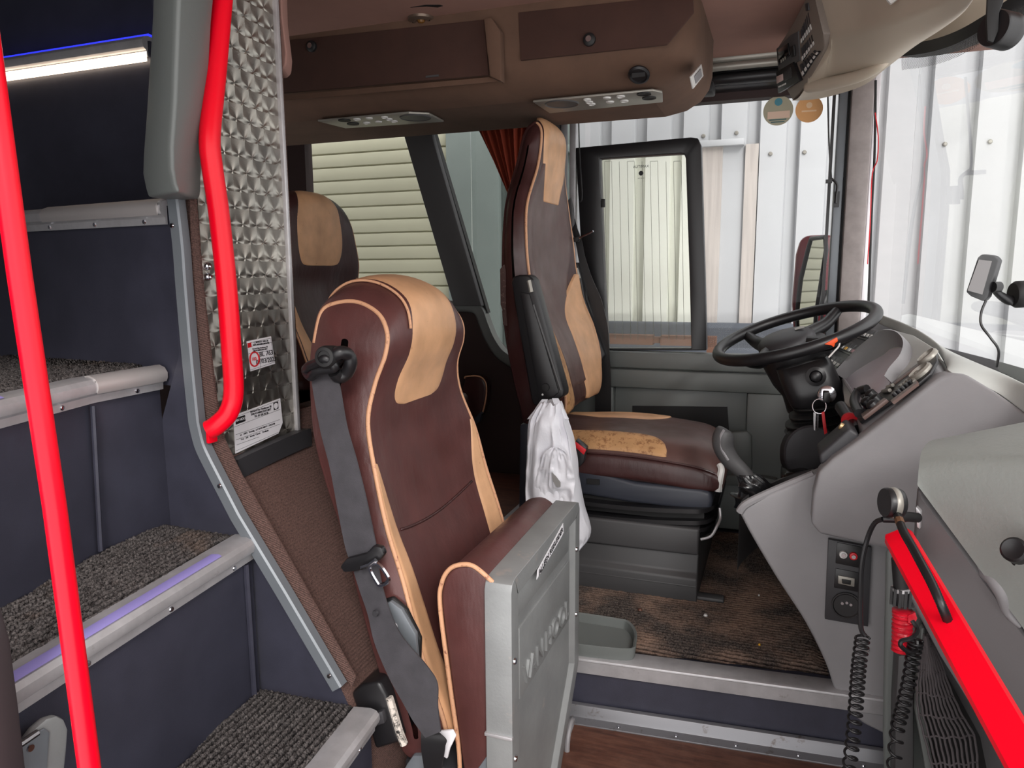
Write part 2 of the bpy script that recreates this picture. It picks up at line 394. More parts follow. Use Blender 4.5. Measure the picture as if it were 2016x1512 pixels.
b.box((-.62, BY-.34, t_.z-.04), (-.58, BY-.29, t_.z-.01))
tag(b.build('wooden_trestle', mat('brown_timber', (120, 84, 66), .8)), 'brown timber trestle outside by the hall wall, low behind the side window', 'trestle')

# ================================================================== BUS SHELL
struct(MB().box((-1.3, -.2, -.04), (1.0, 1.66, 0)).build('floor', MT['wood']))
ZP = .15
e0, e1 = at(1130, 1295, z=ZP), at(1760, 1380, z=ZP); ed = (e1-e0).normalized()
A = e0 - ed*.35; B_ = e1 + ed*.45
plat = MB().prism([(A.x, A.y+.012, .02), (B_.x, B_.y+.012, .02), (B_.x, 2.62, .02), (A.x, 2.62, .02)], (0, 0, ZP-.02-.004))
struct(plat.build('floor', MT['riser']))
# platform edge: nosing and lower strip
def sweep(path, prof, side=1):
    m = MB(); rs = []; path = [V(p) for p in path]
    for i, p in enumerate(path):
        a = path[max(i-1, 0)]; c = path[min(i+1, len(path)-1)]
        t = (c-a); t.z = 0; t.normalize(); o = V((t.y, -t.x, 0))*side
        k = 1.0
        if 0 < i < len(path)-1:
            t1 = (p-a).normalized(); t2 = (c-p).normalized(); k = 1/max(.5, math.cos(t1.angle(t2)/2))
        rs.append([p + o*d*k + V((0, 0, h)) for d, h in prof])
    return m.rings(rs)
PN = [(-.05, 0), (-.05, .004), (0, .005), (.006, .003), (.007, -.002), (.004, -.004), (.005, -.033), (.002, -.034), (-.002, -.004)]
struct(sweep([A, B_], PN).build('trim_1', MT['alu'], bevel=.0006))
LS = [(.001, 0), (.004, 0), (.004, .033), (.0, .036), (-.002, .034)]
l0, l1 = V((A.x, A.y, 0)), V((B_.x, B_.y, 0))
k = sweep([l0, l1], [(-.006, 0), (.032, 0), (.032, .004), (.008, .006), (.004, .034), (-.006, .036)]); k = struct(k.build('trim_2', mat('dull_aluminium', (150, 150, 154), .45, .7, wear=(30, .6, (110, 100, 95))), bevel=.0008))
for i in range(9):
    p = l0 + ed*(.2+i*.13) + V((ed.y, -ed.x, 0))*.02; MB().lathe([(0, 0), (.005, 0), (.004, .003), (0, .003)], p+V((0, 0, .004)), (0, 0, 1), 10).build('screw', MT['chrome'], k)
class CM(MB):
    def build(s, *a, **k):
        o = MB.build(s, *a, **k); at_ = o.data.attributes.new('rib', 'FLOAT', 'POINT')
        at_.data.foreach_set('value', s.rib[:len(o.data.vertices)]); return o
def carpet_mesh(fn, nu, nv, ribs, amp=.0052, fuzz=.0030, seed=1):
    m_ = CM(); m_.rib = []
    def g(u, v):
        p = fn(u, v)
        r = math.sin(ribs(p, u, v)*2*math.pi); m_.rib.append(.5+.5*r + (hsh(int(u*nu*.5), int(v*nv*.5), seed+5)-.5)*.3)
        e = min(u, 1-u, v, 1-v); ed_ = smooth(min(1, e*25))
        return p + V(((hsh(int(u*nu), int(v*nv), seed)-.5)*.003, (hsh(int(u*nu), int(v*nv), seed+3)-.5)*.003, (r*amp + hsh(int(u*nu+.5), int(v*nv+.5), seed+9)*fuzz)*(.35+.65*ed_) + .003*ed_))
    return m_.grid(g, nu, nv)
def bil(a, b, c, d):
    a, b, c, d = [V(p) for p in (a, b, c, d)]
    return lambda u, v: lerp(lerp(a, b, u), lerp(d, c, u), v)
cf = bil(A+ed*.06+V((0, .045, -.002)), e0+ed*.56+V((0, .075, -.002)), (.10, 2.56, ZP-.002), (-.78, 2.56, ZP-.002))
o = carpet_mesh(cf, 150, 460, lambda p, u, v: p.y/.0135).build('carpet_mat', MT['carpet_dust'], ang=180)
tag(o, 'dusty ribbed dark carpet mat on the driver platform', 'carpet')
# honeycomb rubber strip at the right edge
b = MB(); q0 = e0+ed*.57+V((0, .03, .0)); qd = (V((.16, 2.5, ZP)) - q0).normalized(); qn = V((qd.y, -qd.x, 0))
for i in range(34):
    for j in range(2):
        c = q0 + qd*(i*.025 + (j % 2)*.0125) + qn*(.012+j*.022)
        b.rings([[c + V((math.cos(t*math.pi/5)*r, math.sin(t*math.pi/5)*r, h)) for t in range(10)] for r, h in ((.0118, .0), (.0115, .005), (.0088, .005), (.0085, .001))], cap=False)
b.prism([q0-qn*.004, q0+qn*.06, q0+qn*.06+qd*.85, q0-qn*.004+qd*.85], (0, 0, .0012))
tag(b.build('rubber_mat', MT['rubbermat']), 'strip of dusty rubber honeycomb mat between the carpet and the dashboard console', 'mat')
# raised passenger floor
struct(MB().box((-4, 1.63, 0), (-.80, 2.62, .27)).build('floor', MT['wood'], bevel=.004))
struct(MB().box((-.80, 1.64, .0), (-.785, 2.62, .274)).build('trim_3', MT['alu']))
# ceiling and outer shell
CZ = 1.70
struct(MB().box((-.985, -.05, CZ), (.60, 2.7, CZ+.05)).build('ceiling', MT['ceil']))
struct(MB().box((-5, 1.285, CZ), (-.985, 2.7, CZ+.05)).build('ceiling', MT['ceil']))
struct(MB().box((-5, -.1, 2.9), (.60, 2.75, 3.0)).build('roof', MT['ceil']))
o = MB().box((-5, .14, -.3), (-.95, .18, 3.0)).build('wall_right', MT['darkred']); struct(o)
struct(MB().box((-5, .1, -.3), (-4.96, 2.7, 3.0)).build('wall_rear', MT['darkred']))
# driver-side wall in pieces
wl = MB()
WY = 2.62
zs = .925
pw = [at(900, 603, y=WY), at(945, 606, y=WY), at(958, 640, y=WY), at(975, 672, y=WY), at(1000, 700, y=WY), at(1130, 716, y=WY)]
poly = [V((-1.93, WY, zs))] + [V((p.x, WY, p.z)) for p in pw] + [V((-.55, WY, -.2)), V((-1.93, WY, -.2))]
wl.prism(poly, (0, .05, 0))
wl.box((-5, WY, -.2), (-1.84, WY+.05, 3)); wl.box((-1.93, WY, 1.60), (.19, WY+.05, 3.0)); wl.box((-.56, WY, -.2), (.3, WY+.05, .70))
struct(wl.build('wall_left', MT['darkred']))
tb = [at(800, 601, y=WY-.01), at(870, 602, y=WY-.01), at(925, 603, y=WY-.01), at(945, 612, y=WY-.01), at(956, 640, y=WY-.01), at(970, 672, y=WY-.01), at(992, 700, y=WY-.01), at(1030, 718, y=WY-.01), at(1100, 722, y=WY-.01)]
b = MB().tube(curve(tb, 40), 1, prof=[(-.024, -.02), (.024, -.02), (.024, .01), (.012, .022), (-.012, .022), (-.024, .01)])
struct(b.build('trim_4', MT['grey_gr'], ang=50))
# slanted window pillar and B pillar
p = [at(785, 235, y=WY-.04), at(840, 232, y=WY-.04), at(948, 603, y=WY-.04), at(893, 603, y=WY-.04)]
struct(MB().prism(p, (0, .05, 0)).build('trim_5', MT['grey_dk'], bevel=.006))
p = [at(838, 232, y=WY-.01), at(846, 232, y=WY-.01), at(960, 616, y=WY-.01), at(948, 603, y=WY-.01)]
struct(MB().prism(p, (0, .03, 0)).build('trim_6', MT['black_soft']))
def vbar(pxa, pxb, y, z0, z1, name, m, dy=.05, bev=.004, pyr=250):
    a, c = at(pxa, pyr, y=y), at(pxb, pyr, y=y)
    return struct(MB().box((a.x, y, z0), (c.x, y+dy, z1)).build(name, m, bevel=bev))
vbar(1046, 1102, WY-.03, .7, 1.7, 'trim_7', MT['grey_dk'])
vbar(1104, 1114, WY-.03, .7, 1.7, 'trim_8', MT['grey'], .03)
vbar(1121, 1134, WY-.03, .7, 1.7, 'trim_9', MT['alu'], .03)
# A pillar group
vbar(1628, 1634, WY-.05, .72, 1.7, 'trim_10', MT['black'], .02, 0, 400)
vbar(1640, 1658, WY-.05, .72, 1.7, 'trim_11', MT['strip'], .05, .005, 400)
vbar(1658, 1664, WY-.03, .72, 1.7, 'trim_12', MT['black_soft'], .05, 0, 400)
pil = mat('taupe_pillar_cover', (146, 138, 136), .7, var=(30, .12))
vbar(1664, 1708, WY-.07, .72, 1.75, 'trim_13', pil, .09, .008, 400)
vbar(1708, 1719, WY-.05, .72, 1.75, 'trim_14', MT['white'], .06, .003, 400)
# glass
o = MB().box((-1.93, WY+.02, .9), (-1.1, WY+.026, 1.62)).build('window_1', MT['glass']); struct(o)
o = MB().box((-1.12, WY+.02, .6), (-.68, WY+.026, 1.62)).build('window_2', MT['glass']); struct(o)
o = MB().box((-.66, WY+.02, .74), (.19, WY+.026, 1.70)).build('window_3', MT['glass']); struct(o)
PL = [V((.215, 2.62, 0)), V((.30, 2.5, 0)), V((.375, 2.2, 0)), V((.44, 1.8, 0)), V((.48, 1.3, 0)), V((.50, .7, 0)), V((.50, .1, 0))]
def shield(u, z, off=0): p = cr(PL, u*6); return V((p.x - .10*max(0, z-1.3) + off, p.y, z))
o = MB().grid(lambda u, v: shield(u, .62+v*1.15), 40, 12).build('window_4', MT['glass']); struct(o)
# dotted frit bands on the glass
b = MB().grid(lambda u, v: shield(u*.75, .865 - .10*u + v*.035, -.004), 30, 2)
pt = [(1775, 112), (1830, 104), (1885, 86), (1945, 52), (2030, -6)]; py_ = [2.25, 2.1, 1.95, 1.85, 1.75]
up_ = [at(a, b_-2, y=y_) for (a, b_), y_ in zip(pt, py_)]; dn_ = [at(a, b_+26, y=y_) for (a, b_), y_ in zip(pt, py_)]
b.grid(lambda u, v: lerp(cr(up_, u*4), cr(dn_, u*4), v), 24, 2)
a_, c_ = at(1195, 636, y=WY+.018), at(1362, 668, y=WY+.018)
b.add([(a_.x, WY+.018, a_.z), (c_.x, WY+.018, a_.z), (c_.x, WY+.018, c_.z), (a_.x, WY+.018, c_.z)], [(0, 1, 2, 3)])
a_, c_ = at(1392, 645, y=WY+.018), at(1640, 690, y=WY+.018)
b.add([(a_.x, WY+.018, a_.z), (c_.x, WY+.018, a_.z), (c_.x, WY+.018, c_.z), (a_.x, WY+.018, c_.z)], [(0, 1, 2, 3)])
struct(b.build('window_frit', MT['frit']))
# windscreen top rim and lining
t0 = [at(a, b_-1, y=y_-.01) for (a, b_), y_ in zip(pt, py_)]; t1 = [at(a-4, b_-24, y=y_-.03) for (a, b_), y_ in zip(pt, py_)]
b = MB().rings([[cr(t0, i/5), cr(t1, i/5), cr(t1, i/5)+V((.04, .03, .02)), cr(t0, i/5)+V((.04, .03, 0))] for i in range(21)])
struct(b.build('trim_15', MT['black_soft']))
t2 = [at(a-14, b_-75, y=y_-.14) for (a, b_), y_ in zip(pt, py_)]
b = MB().grid(lambda u, v: lerp(cr(t1, u*4), cr(t2, u*4), v) + V((0, 0, .02*math.sin(v*math.pi))), 20, 8)
struct(b.build('trim_16', MT['beige']))
# sill header above the driver window with blind rollers
hd = MB()
for py, r_, y in ((112, .017, 2.50), (128, .012, 2.49)):
    p = at(1460, py, y=y); hd.tube([(-.32, y, p.z), (.16, y, p.z)], r_, 14)
o = hd.build('blind_roller', MT['silver']); tag(o, 'rolled-up grey metal sun blind bar above the driver side window', 'blind')
p = at(1460, 165, y=2.52); q = at(1460, 100, y=2.52)
b = MB().box((-.36, 2.53, p.z), (.18, 2.64, q.z+.01)); b.tube([(-.34, 2.52, p.z+.02), (.17, 2.52, p.z+.02)], .018, 12)
struct(b.build('trim_17', MT['black'], bevel=.004))
p = at(1375, 178, y=2.35); MBx = MB().box((p.x-.02, 2.33, p.z-.012), (p.x+.045, 2.40, p.z+.02)); o = MBx.build('bracket', MT['black_soft'], bevel=.006)
tag(o, 'small black bracket under the end of the overhead locker', 'bracket')

# ---- driver-side window: opening sash with black frame
wf = thing('window_sash', 'black framed opening pane in the driver side window, fine vertical heating wires', 'window', (-.4, WY-.02, .77)); wf['kind'] = 'structure'
Yf = WY-.03
oc = [(1133, 291), (1360, 270), (1374, 272), (1380, 286), (1389, 600), (1391, 690), (1160, 690), (1150, 600)]
ic = [(1180, 312), (1340, 301), (1347, 303), (1350, 312), (1358, 560), (1361, 686), (1196, 686), (1189, 560)]
OO = [at(a, b_, y=Yf) for a, b_ in oc]; II = [at(a, b_, y=Yf) for a, b_ in ic]
b = MB(); n = len(OO)
vs = OO + II + [p+V((0, .045, 0)) for p in OO] + [p+V((0, .045, 0)) for p in II]
fs = []
for i in range(n):
    j = (i+1) % n
    fs += [(i, j, n+j, n+i), (2*n+i, 3*n+i, 3*n+j, 2*n+j), (i, 2*n+i, 2*n+j, j), (n+i, n+j, 3*n+j, 3*n+i)]
b.add(vs, fs).build('frame', MT['black'], wf, bevel=.003)
MB().prism([p+V((0, .03, 0)) for p in II], (0, .004, 0)).build('pane', MT['glass_haze'], wf)
b = MB()
xs = [1193, 1207, 1222, 1238, 1252, 1267, 1283, 1298, 1313, 1328, 1343]
for i, px in enumerate(xs):
    a = at(px-3 if px < 1300 else px-2, 318, y=Yf+.026); c = at(px+4, 668, y=Yf+.026)
    b.tube([a, c], .0007, 4)
    if i % 3 == 0 and i < 10:
        a2 = at(xs[i+1]-3, 317, y=Yf+.026); b.tube([a, a2], .0007, 4)
b.build('heating_wire', MT['wire'], wf)
q = at(1186, 400, y=Yf-.004); MB().box((q.x-.004, Yf-.008, q.z-.014), (q.x+.008, Yf+.004, q.z+.014)).build('latch', MT['black_soft'], wf, bevel=.001)
a, c = at(1183, 305, y=Yf+.01), at(1345, 296, y=Yf+.01)
MB().box((a.x, Yf+.01, a.z-.014), (c.x, Yf+.03, a.z+.004)).build('rail', mat('brown_rail', (58, 38, 34), .5), wf)
q = at(1262, 328, y=Yf+.022)
text('AUTIMAX', .0125, q, (1, 0, 0), (0, 0, 1), MT['ink'], wf, 'glass_mark')
MB().lathe([(.007, 0), (.008, 0), (.008, .0005), (.007, .0005)], at(1262, 341, y=Yf+.022), (0, -1, 0), 16).build('glass_mark', MT['ink'], wf)
q = at(1262, 351, y=Yf+.022); text('43R 00118', .005, q, (1, 0, 0), (0, 0, 1), MT['ink'], wf, 'glass_mark')
# thin black blind cords in front of the sash
b = MB().tube(curve([at(1139, 225, y=2.5), at(1141, 300, y=2.5), at(1146, 385, y=2.5), at(1141, 398, y=2.5)], 16), .0022, 6)
tag(b.build('hanging_blind_string', MT['black']), 'thin black cord hanging behind the driver headrest', 'cord')
b = MB().tube(curve([at(1630, 190, y=2.5), at(1632, 280, y=2.5), at(1637, 352, y=2.5)], 16), .0024, 6)
b.tube(curve([at(1637, 352, y=2.5), at(1648, 364, y=2.5), at(1646, 385, y=2.5), at(1645, 400, y=2.5)], 14), .004, 6)
q = at(1634, 357, y=2.5); b.box((q.x-.012, 2.49, q.z-.005), (q.x+.006, 2.51, q.z+.005)); q = at(1647, 388, y=2.52); b.box((q.x-.008, 2.51, q.z-.03), (q.x+.008, 2.53, q.z+.016))
tag(b.build('hanging_blind_string', MT['black']), 'black cord with small clip on the grey pillar right of the side window', 'cord')
b = MB().tube(curve([at(1724, 158, y=2.46), at(1722, 300, y=2.47), at(1716, 420, y=2.5), at(1710, 598, y=2.5)], 16), .0035, 6)
c_ = b.build('pillar_cable', MT['black_soft']); tag(c_, 'black and red cable running down beside the windscreen pillar', 'cable')
MB().tube(curve([at(1723, 222, y=2.45), at(1729, 270, y=2.45), at(1727, 315, y=2.45), at(1717, 345, y=2.48), at(1713, 440, y=2.48), at(1708, 520, y=2.48)], 24), .0018, 6).build('red_wire', MT['redink'], c_)
# stickers on the side glass
def disc(c, n, r, h=.0006, k=32): return MB().lathe([(0, 0), (r, 0), (r, h), (0, h)], c, n, k)
sA = at(1532, 218, y=WY+.014); st = disc(sA, (0, -1, 0), .046).build('round_sticker', mat('olive_sticker', (164, 158, 136), .6))
tag(st, 'round olive window sticker with a small blue emblem', 'sticker')
q = sA+V((.002, -.0015, -.012)); MB().box((q.x-.034, q.y, q.z-.012), (q.x+.034, q.y+.0006, q.z+.01)).build('date_field', mat('pink_field', (214, 184, 164), .6), st)
disc(sA+V((0, -.001, .027)), (0, -1, 0), .012).build('emblem', mat('teal_ink', (70, 130, 145), .6), st)
tq = mat('teal_print', (70, 100, 100), .6)
for dz, hw_ in ((-.028, .026), (-.035, .021)): MB().box((sA.x-hw_, sA.y-.0016, sA.z+dz-.0018), (sA.x+hw_, sA.y-.0008, sA.z+dz+.0018)).build('printed_line', tq, st)
sB = at(1593, 215, y=WY+.014); s2 = disc(sB, (0, -1, 0), .041).build('round_sticker', mat('orange_sticker', (228, 170, 112), .6))
tag(s2, 'round orange window sticker at the right end of the side glass', 'sticker')
pq = mat('pale_print', (240, 205, 165), .6)
disc(sB+V((0, -.001, .012)), (0, -1, 0), .009).build('emblem', pq, s2)
MB().box((sB.x-.022, sB.y-.0016, sB.z-.008), (sB.x+.022, sB.y-.0008, sB.z-.003)).build('printed_line', pq, s2)

# exterior mirror
em = thing('side_mirror', 'tall exterior mirror with dark red housing reflecting the shutter, outside the side window', 'mirror', at(1590, 690, y=2.82))
mp = [at(a, b_, y=2.8) for a, b_ in ((1566, 700), (1560, 600), (1568, 500), (1577, 470), (1590, 461), (1640, 459), (1650, 480), (1640, 560), (1628, 700))]
MB().prism([p+V((0, .10, 0)) for p in mp], (.0, .06, 0)).build('housing', mat('dark_red_shell', (92, 26, 34), .35), em, bevel=.012)
mg = [at(a, b_, y=2.79) for a, b_ in ((1572, 700), (1570, 620), (1578, 550), (1592, 490), (1598, 469), (1624, 467), (1626, 492), (1616, 560), (1607, 620), (1602, 700))]
cx = sum(p.x for p in mg)/len(mg)
MB().ngon([V((p.x, 2.83 - (p.x-cx)*1.6, p.z)) for p in mg]).build('mirror_glass', MT['mirror'], em, smoothf=False)
MB().tube([V((p.x, 2.83 - (p.x-cx)*1.6, p.z)) for p in mg], .008, 8, closed=True).build('rim', MT['black'], em)
MB().tube([at(1632, 575, y=2.85), at(1615, 600, y=2.83), at(1600, 625, y=2.9)], .014, 8).build('bracket', MT['black'], em)

# ================================================================== STAIRS
Z1, Z2, Z3, Z4, Z5 = .30, .59, .88, 1.17, 1.535
N = {1: [V((-.603, .32, Z1)), V((-.617, .868, Z1)), V((-.632, 1.018, Z1))],
     2: [V((-.775, .32, Z2)), V((-.803, .542, Z2)), V((-.855, 1.008, Z2))],
     3: [V((-.905, .36, Z3)), V((-.993, .69, Z3)), V((-1.041, .871, Z3)), V((-1.046, 1.02, Z3))],
     4: [V((-1.62, 1.10, Z4)), V((-1.413, 1.074, Z4)), V((-1.0, 1.018, Z4))],
     5: [at(-60, 133, y=1.265), at(0, 121, y=1.265), at(290, 76, y=1.265)]}
sc_ = thing('staircase', 'dark winding staircase with carpeted treads and metal nosings, left of the courier seat', 'stairs', (-1.1, .8, 0))
NP = [(-.034, -.001), (-.034, .004), (-.002, .006), (.008, .003), (.0135, -.004), (.0145, -.012), (.012, -.019), (.005, -.024), (.004, -.036), (.0005, -.036), (0, -.004)]
for k in (1, 2, 3, 4, 5):
    nb = sweep(N[k], NP).build('nosing', MT['alu'], sc_, ang=30)
    led = [p.copy() for p in N[k]]
    if k in (1, 2, 3):
        s = led[0]; e = led[-1]; f = {1: .62, 2: .86, 3: .4}[k]
        if k == 3: e = led[1]
        else: e = lerp(s, e, f)
        sweep([s, e] if k != 2 else [s, led[1], e], [(-.012, .0045), (-.012, .0068), (.001, .0078), (.007, .0048), (.002, .004)]).build('led_strip', MT['blue_led'], nb)
    if k == 4:
        sweep([lerp(led[1], led[2], .18), led[2]+V((-.006, 0, 0))], [(-.01, .005), (-.01, .0075), (.0, .0085), (.011, .004), (.017, -.005), (.0165, -.014), (.013, -.021), (.013, .0)]).build('cap', mat('pale_aluminium', (196, 190, 188), .45, .5), nb)
    if k == 3:
        sweep([led[2], led[3]], [(-.01, .005), (-.01, .0075), (.0, .0085), (.011, .004), (.017, -.005), (.0165, -.014), (.013, -.021), (.013, .0)]).build('cap', mat('pale_aluminium', (196, 190, 188), .45, .5), nb)
    if k == 5:
        sweep(N[5], [(.005, -.026), (.009, -.028), (.009, -.044), (.005, -.046)]).build('led_strip', MT['lamp'], nb)
        sweep(N[5], [(-.02, .006), (-.02, .010), (-.004, .011), (-.004, .006)]).build('led_strip', MT['blue_lit'], nb)
    for i in range(len(led)-1):
        L = (led[i+1]-led[i]).length; m_ = max(1, int(L/.13))
        for j in range(m_):
            p = lerp(led[i], led[i+1], (j+.6)/m_); t = (led[i+1]-led[i]).normalized(); o_ = V((t.y, -t.x, 0))
            MB().lathe([(0, 0), (.0045, 0), (.0035, .002), (0, .0022)], p+o_*.0045+V((0, 0, -.030)), o_, 8).build('screw', MT['chrome'], nb)
    zb = {1: 0, 2: Z1, 3: Z2, 4: Z3, 5: Z4}[k]
    r = MB(); pts = led; rs = []
    for i, p in enumerate(pts):
        t = (pts[min(i+1, len(pts)-1)]-pts[max(i-1, 0)]); t.z = 0; t.normalize(); o_ = V((t.y, -t.x, 0))
        rs.append([V((p.x, p.y, zb-.03))-o_*.004, V((p.x, p.y, p.z-.003))-o_*.004, V((p.x, p.y, p.z-.003))-o_*.03, V((p.x, p.y, zb-.03))-o_*.03])
    r.rings(rs).build('riser', MT['riser'], sc_, ang=15 if k != 3 else 5)
def edge(pts):
    pts = [V(p) for p in pts]
    return lambda u: lerp(*(lambda s: (pts[int(s)], pts[int(s)+1], s-int(s)))(min(u*(len(pts)-1), len(pts)-1-1e-6)))
def tread(front, back, z, nu, nv, m, rdir, seed):
    f, g_ = edge(front), edge(back)
    def fn(u, v): p = lerp(f(v), g_(v), u); return V((p.x, p.y, z))
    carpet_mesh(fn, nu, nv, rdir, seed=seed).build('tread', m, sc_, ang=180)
ib = V((-.030, 0, 0))
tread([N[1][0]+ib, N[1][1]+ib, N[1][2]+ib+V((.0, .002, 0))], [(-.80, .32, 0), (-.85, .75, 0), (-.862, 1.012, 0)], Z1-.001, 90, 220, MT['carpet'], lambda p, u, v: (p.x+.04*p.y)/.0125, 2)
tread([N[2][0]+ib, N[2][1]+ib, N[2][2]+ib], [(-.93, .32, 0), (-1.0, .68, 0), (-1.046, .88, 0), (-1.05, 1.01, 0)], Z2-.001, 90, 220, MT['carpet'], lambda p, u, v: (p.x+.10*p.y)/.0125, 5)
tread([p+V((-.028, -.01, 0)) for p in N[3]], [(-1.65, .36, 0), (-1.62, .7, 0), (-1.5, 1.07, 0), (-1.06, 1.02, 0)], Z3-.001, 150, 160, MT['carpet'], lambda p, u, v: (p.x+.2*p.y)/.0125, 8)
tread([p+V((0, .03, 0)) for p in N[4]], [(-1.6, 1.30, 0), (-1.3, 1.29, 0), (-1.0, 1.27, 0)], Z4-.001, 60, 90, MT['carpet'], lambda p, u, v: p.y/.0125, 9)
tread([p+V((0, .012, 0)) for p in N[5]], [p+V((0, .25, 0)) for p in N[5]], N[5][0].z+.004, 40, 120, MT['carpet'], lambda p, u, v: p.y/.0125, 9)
# seam bead on riser between the winder facets
MB().tube([V((-1.036, .868, Z3-.04)), V((-1.036, .866, Z2+.2)), V((-1.033, .855, Z2+.01))], .004, 6).build('seam', MT['riser'], sc_)
MB().tube([V((-.852, .985, Z2-.04)), V((-.852, .985, Z1+.005))], .005, 6).build('seam', MT['riser'], sc_)
# side panel closing the stairwell at Y = 1.03
sq_ = [(690,1400),(668,1352),(560,1168),(468,1015),(415,912),(398,875),(387,830),(374,700),(362,560),(344,378),(344,200),(350,-60)]
rs = []
for a, b_ in sq_:
    p_ = at(a, b_, y=1.02); xl = -1.05 if p_.z < .87 else -1.0
    rs.append([V((xl, 1.02, p_.z)), V((p_.x, 1.02, p_.z)), V((p_.x, 1.032, p_.z)), V((xl, 1.032, p_.z))])
MB().rings(rs).build('side_panel', MT['riser'], sc_, ang=20)
struct(MB().box((-1.80, 1.30, .0), (-.99, 1.32, 1.1)).build('wall_stairwell', MT['darkred']))
struct(MB().box((-1.80, .14, -.2), (-1.76, 1.32, 2.9)).build('wall_stairwell', MT['riser']))
struct(MB().box((-1.80, 1.30, 1.1), (-.985, 1.32, 2.9)).build('wall_stairwell', MT['riser']))
struct(MB().box((-1.0, .18, 1.75), (-.95, 1.3, 2.9)).build('wall_stairwell', MT['riser']))
# grey edge strip
sl = [(344, 378), (356, 480), (362, 560), (374, 700), (387, 830), (398, 875), (415, 912), (468, 1015), (560, 1168), (668, 1352)]
SP = [at(a, b_, y=1.004) for a, b_ in sl]
b = MB().tube(curve(SP[:5], 20) + curve(SP[4:7], 8)[1:] + SP[7:], 1, prof=[(-.012, -.009), (.012, -.009), (.012, .007), (.009, .010), (-.009, .010), (-.012, .007)])
es = b.build('edge_strip', MT['strip'], ang=35); tag(es, 'long grey metal edge strip curving down beside the stair treads', 'trim')
for px, py in ((338, 444), (432, 957), (648, 1331)): p = at(px, py, y=.992); MB().lathe([(0, 0), (.0045, 0), (.0035, .002), (0, .0025)], p, (0, -1, 0), 10).build('screw', MT['chrome'], es)
# grey plastic post cover
rows = []
for py, a, r_, c in ((-330, 310, 362, 420), (-120, 300, 352, 408), (0, 297, 345, 398), (200, 286, 338, 389), (290, 280, 332, 381), (330, 279, 333, 379), (360, 285, 339, 379), (379, 290, 346, 376)):
    pa, pr, pc = at(a, py, y=.955), at(r_, py, y=.915), at(c, py, y=.985)
    zz = pr.z; rows.append([V((pa.x, pa.y, zz)), V((pr.x-.006, pr.y+.002, zz)), V((pr.x+.006, pr.y+.002, zz)), V((pc.x, pc.y, zz)), V((pc.x-.01, 1.015, zz)), V((pa.x-.0, 1.015, zz))])
b = MB().rings(rows); o = b.build('post_cover', MT['grey_gr'], bevel=.008, seg=3, ang=60); tag(o, 'dark grey green moulded post cover hanging above the stair strip', 'post cover')
# handle plate on the second riser
hp = thing('recessed_pull', 'grey metal recessed handle low on the stair riser, behind the left red pole', 'handle', at(60, 1500, x=-.79))
X2 = -.788
pp = [at(a, b_, x=X2) for a, b_ in ((20, 1476), (55, 1430), (78, 1411), (98, 1405), (113, 1412), (121, 1432), (118, 1475), (112, 1530), (20, 1530))]
MB().prism(pp, (.012, 0, 0)).build('plate', MT['alu_cast'], hp, bevel=.004)
pp = [at(a, b_, x=X2+.012) for a, b_ in ((20, 1486), (58, 1447), (84, 1432), (95, 1440), (88, 1530), (20, 1530))]
MB().prism(pp, (.003, 0, 0)).build('bevel', MT['strip'], hp, bevel=.002)
MB().tube([at(30, 1472, x=X2+.02), at(74, 1442, x=X2+.02)], .004, 8).build('grip', MT['chrome'], hp)
MB().lathe([(0, 0), (.005, 0), (.004, .003), (0, .003)], at(58, 1472, x=X2+.014), (1, 0, 0), 10).build('screw', MT['chrome'], hp)

# ================================================================== WALL WITH STEEL PANEL
up = [(-.94, 1.7), (-.94, .74), (-.955, .76), (-.975, 1.0), (-.975, 1.7)]
cw = MB().prism([V((a, 1.022, b_)) for a, b_ in up], (0, .258, 0))
sL = [(lambda p: (p.x, p.z))(at(a, b_, y=1.022)) for a, b_ in ((672, 1358), (560, 1165), (468, 1012), (420, 915), (400, 860))]
sR = [(-.69, .325), (-.80, .49), (-.875, .61), (-.915, .675), (-.937, .72)]
rs = [[V((-.66, 1.022, 0)), V((-.655, 1.022, 0)), V((-.655, 1.62, 0)), V((-.66, 1.62, 0))]]
for (a, b_), (c, d) in zip(sL, sR): rs.append([V((a, 1.022, b_)), V((c, 1.022, d)), V((c, 1.62, d)), V((a, 1.62, b_))])
cw.rings(rs)
cw.prism([V((-.69, 1.022, .325)), V((-.655, 1.022, .26)), V((-.648, 1.022, 0)), V((-.69, 1.022, 0))], (0, .598, 0))
wl2 = cw.build('wall_partition', MT['cord'], bevel=.008); struct(wl2)
cwp = [at(a, b_, y=1.0175) for a, b_ in ((374, 378), (383, 378), (398, 560), (424, 780), (440, 865), (474, 935), (560, 1085), (700, 1335), (692, 1352), (560, 1150), (425, 905), (398, 850), (376, 560))]
struct(MB().prism(cwp, (0, .004, 0)).build('wall_partition', MT['cord']))
spn = thing('steel_panel', 'engine-turned stainless steel wall panel with swirl pattern behind the curved red handrail', 'panel', (-.938, 1.15, .70))
MB().box((-.939, 1.022, .705), (-.936, 1.256, 1.695)).build('sheet', MT['swirl'], spn)
MB().box((-.94, 1.252, .705), (-.928, 1.262, 1.695)).build('edge_trim', MT['alu'], spn, bevel=.002)
b = MB().tube(curve([at(462, 925, x=-.925), at(520, 897, x=-.925), at(585, 868, x=-.925), at(604, 862, x=-.93)], 12), 1, prof=[(-.010, -.020), (.010, -.020), (.012, .016), (.004, .022), (-.010, .020)])
b.build('base_rail', MT['charcoal'], spn, ang=50)
for px, py in ((380, 298), (405, 524), (406, 545)):
    b = MB().lathe([(0, 0), (.007, 0), (.007, .006), (.005, .009), (.002, .007), (0, .007)], at(px, py, x=-.937), (1, 0, 0), 14); b.build('bolt', MT['chrome'], spn)
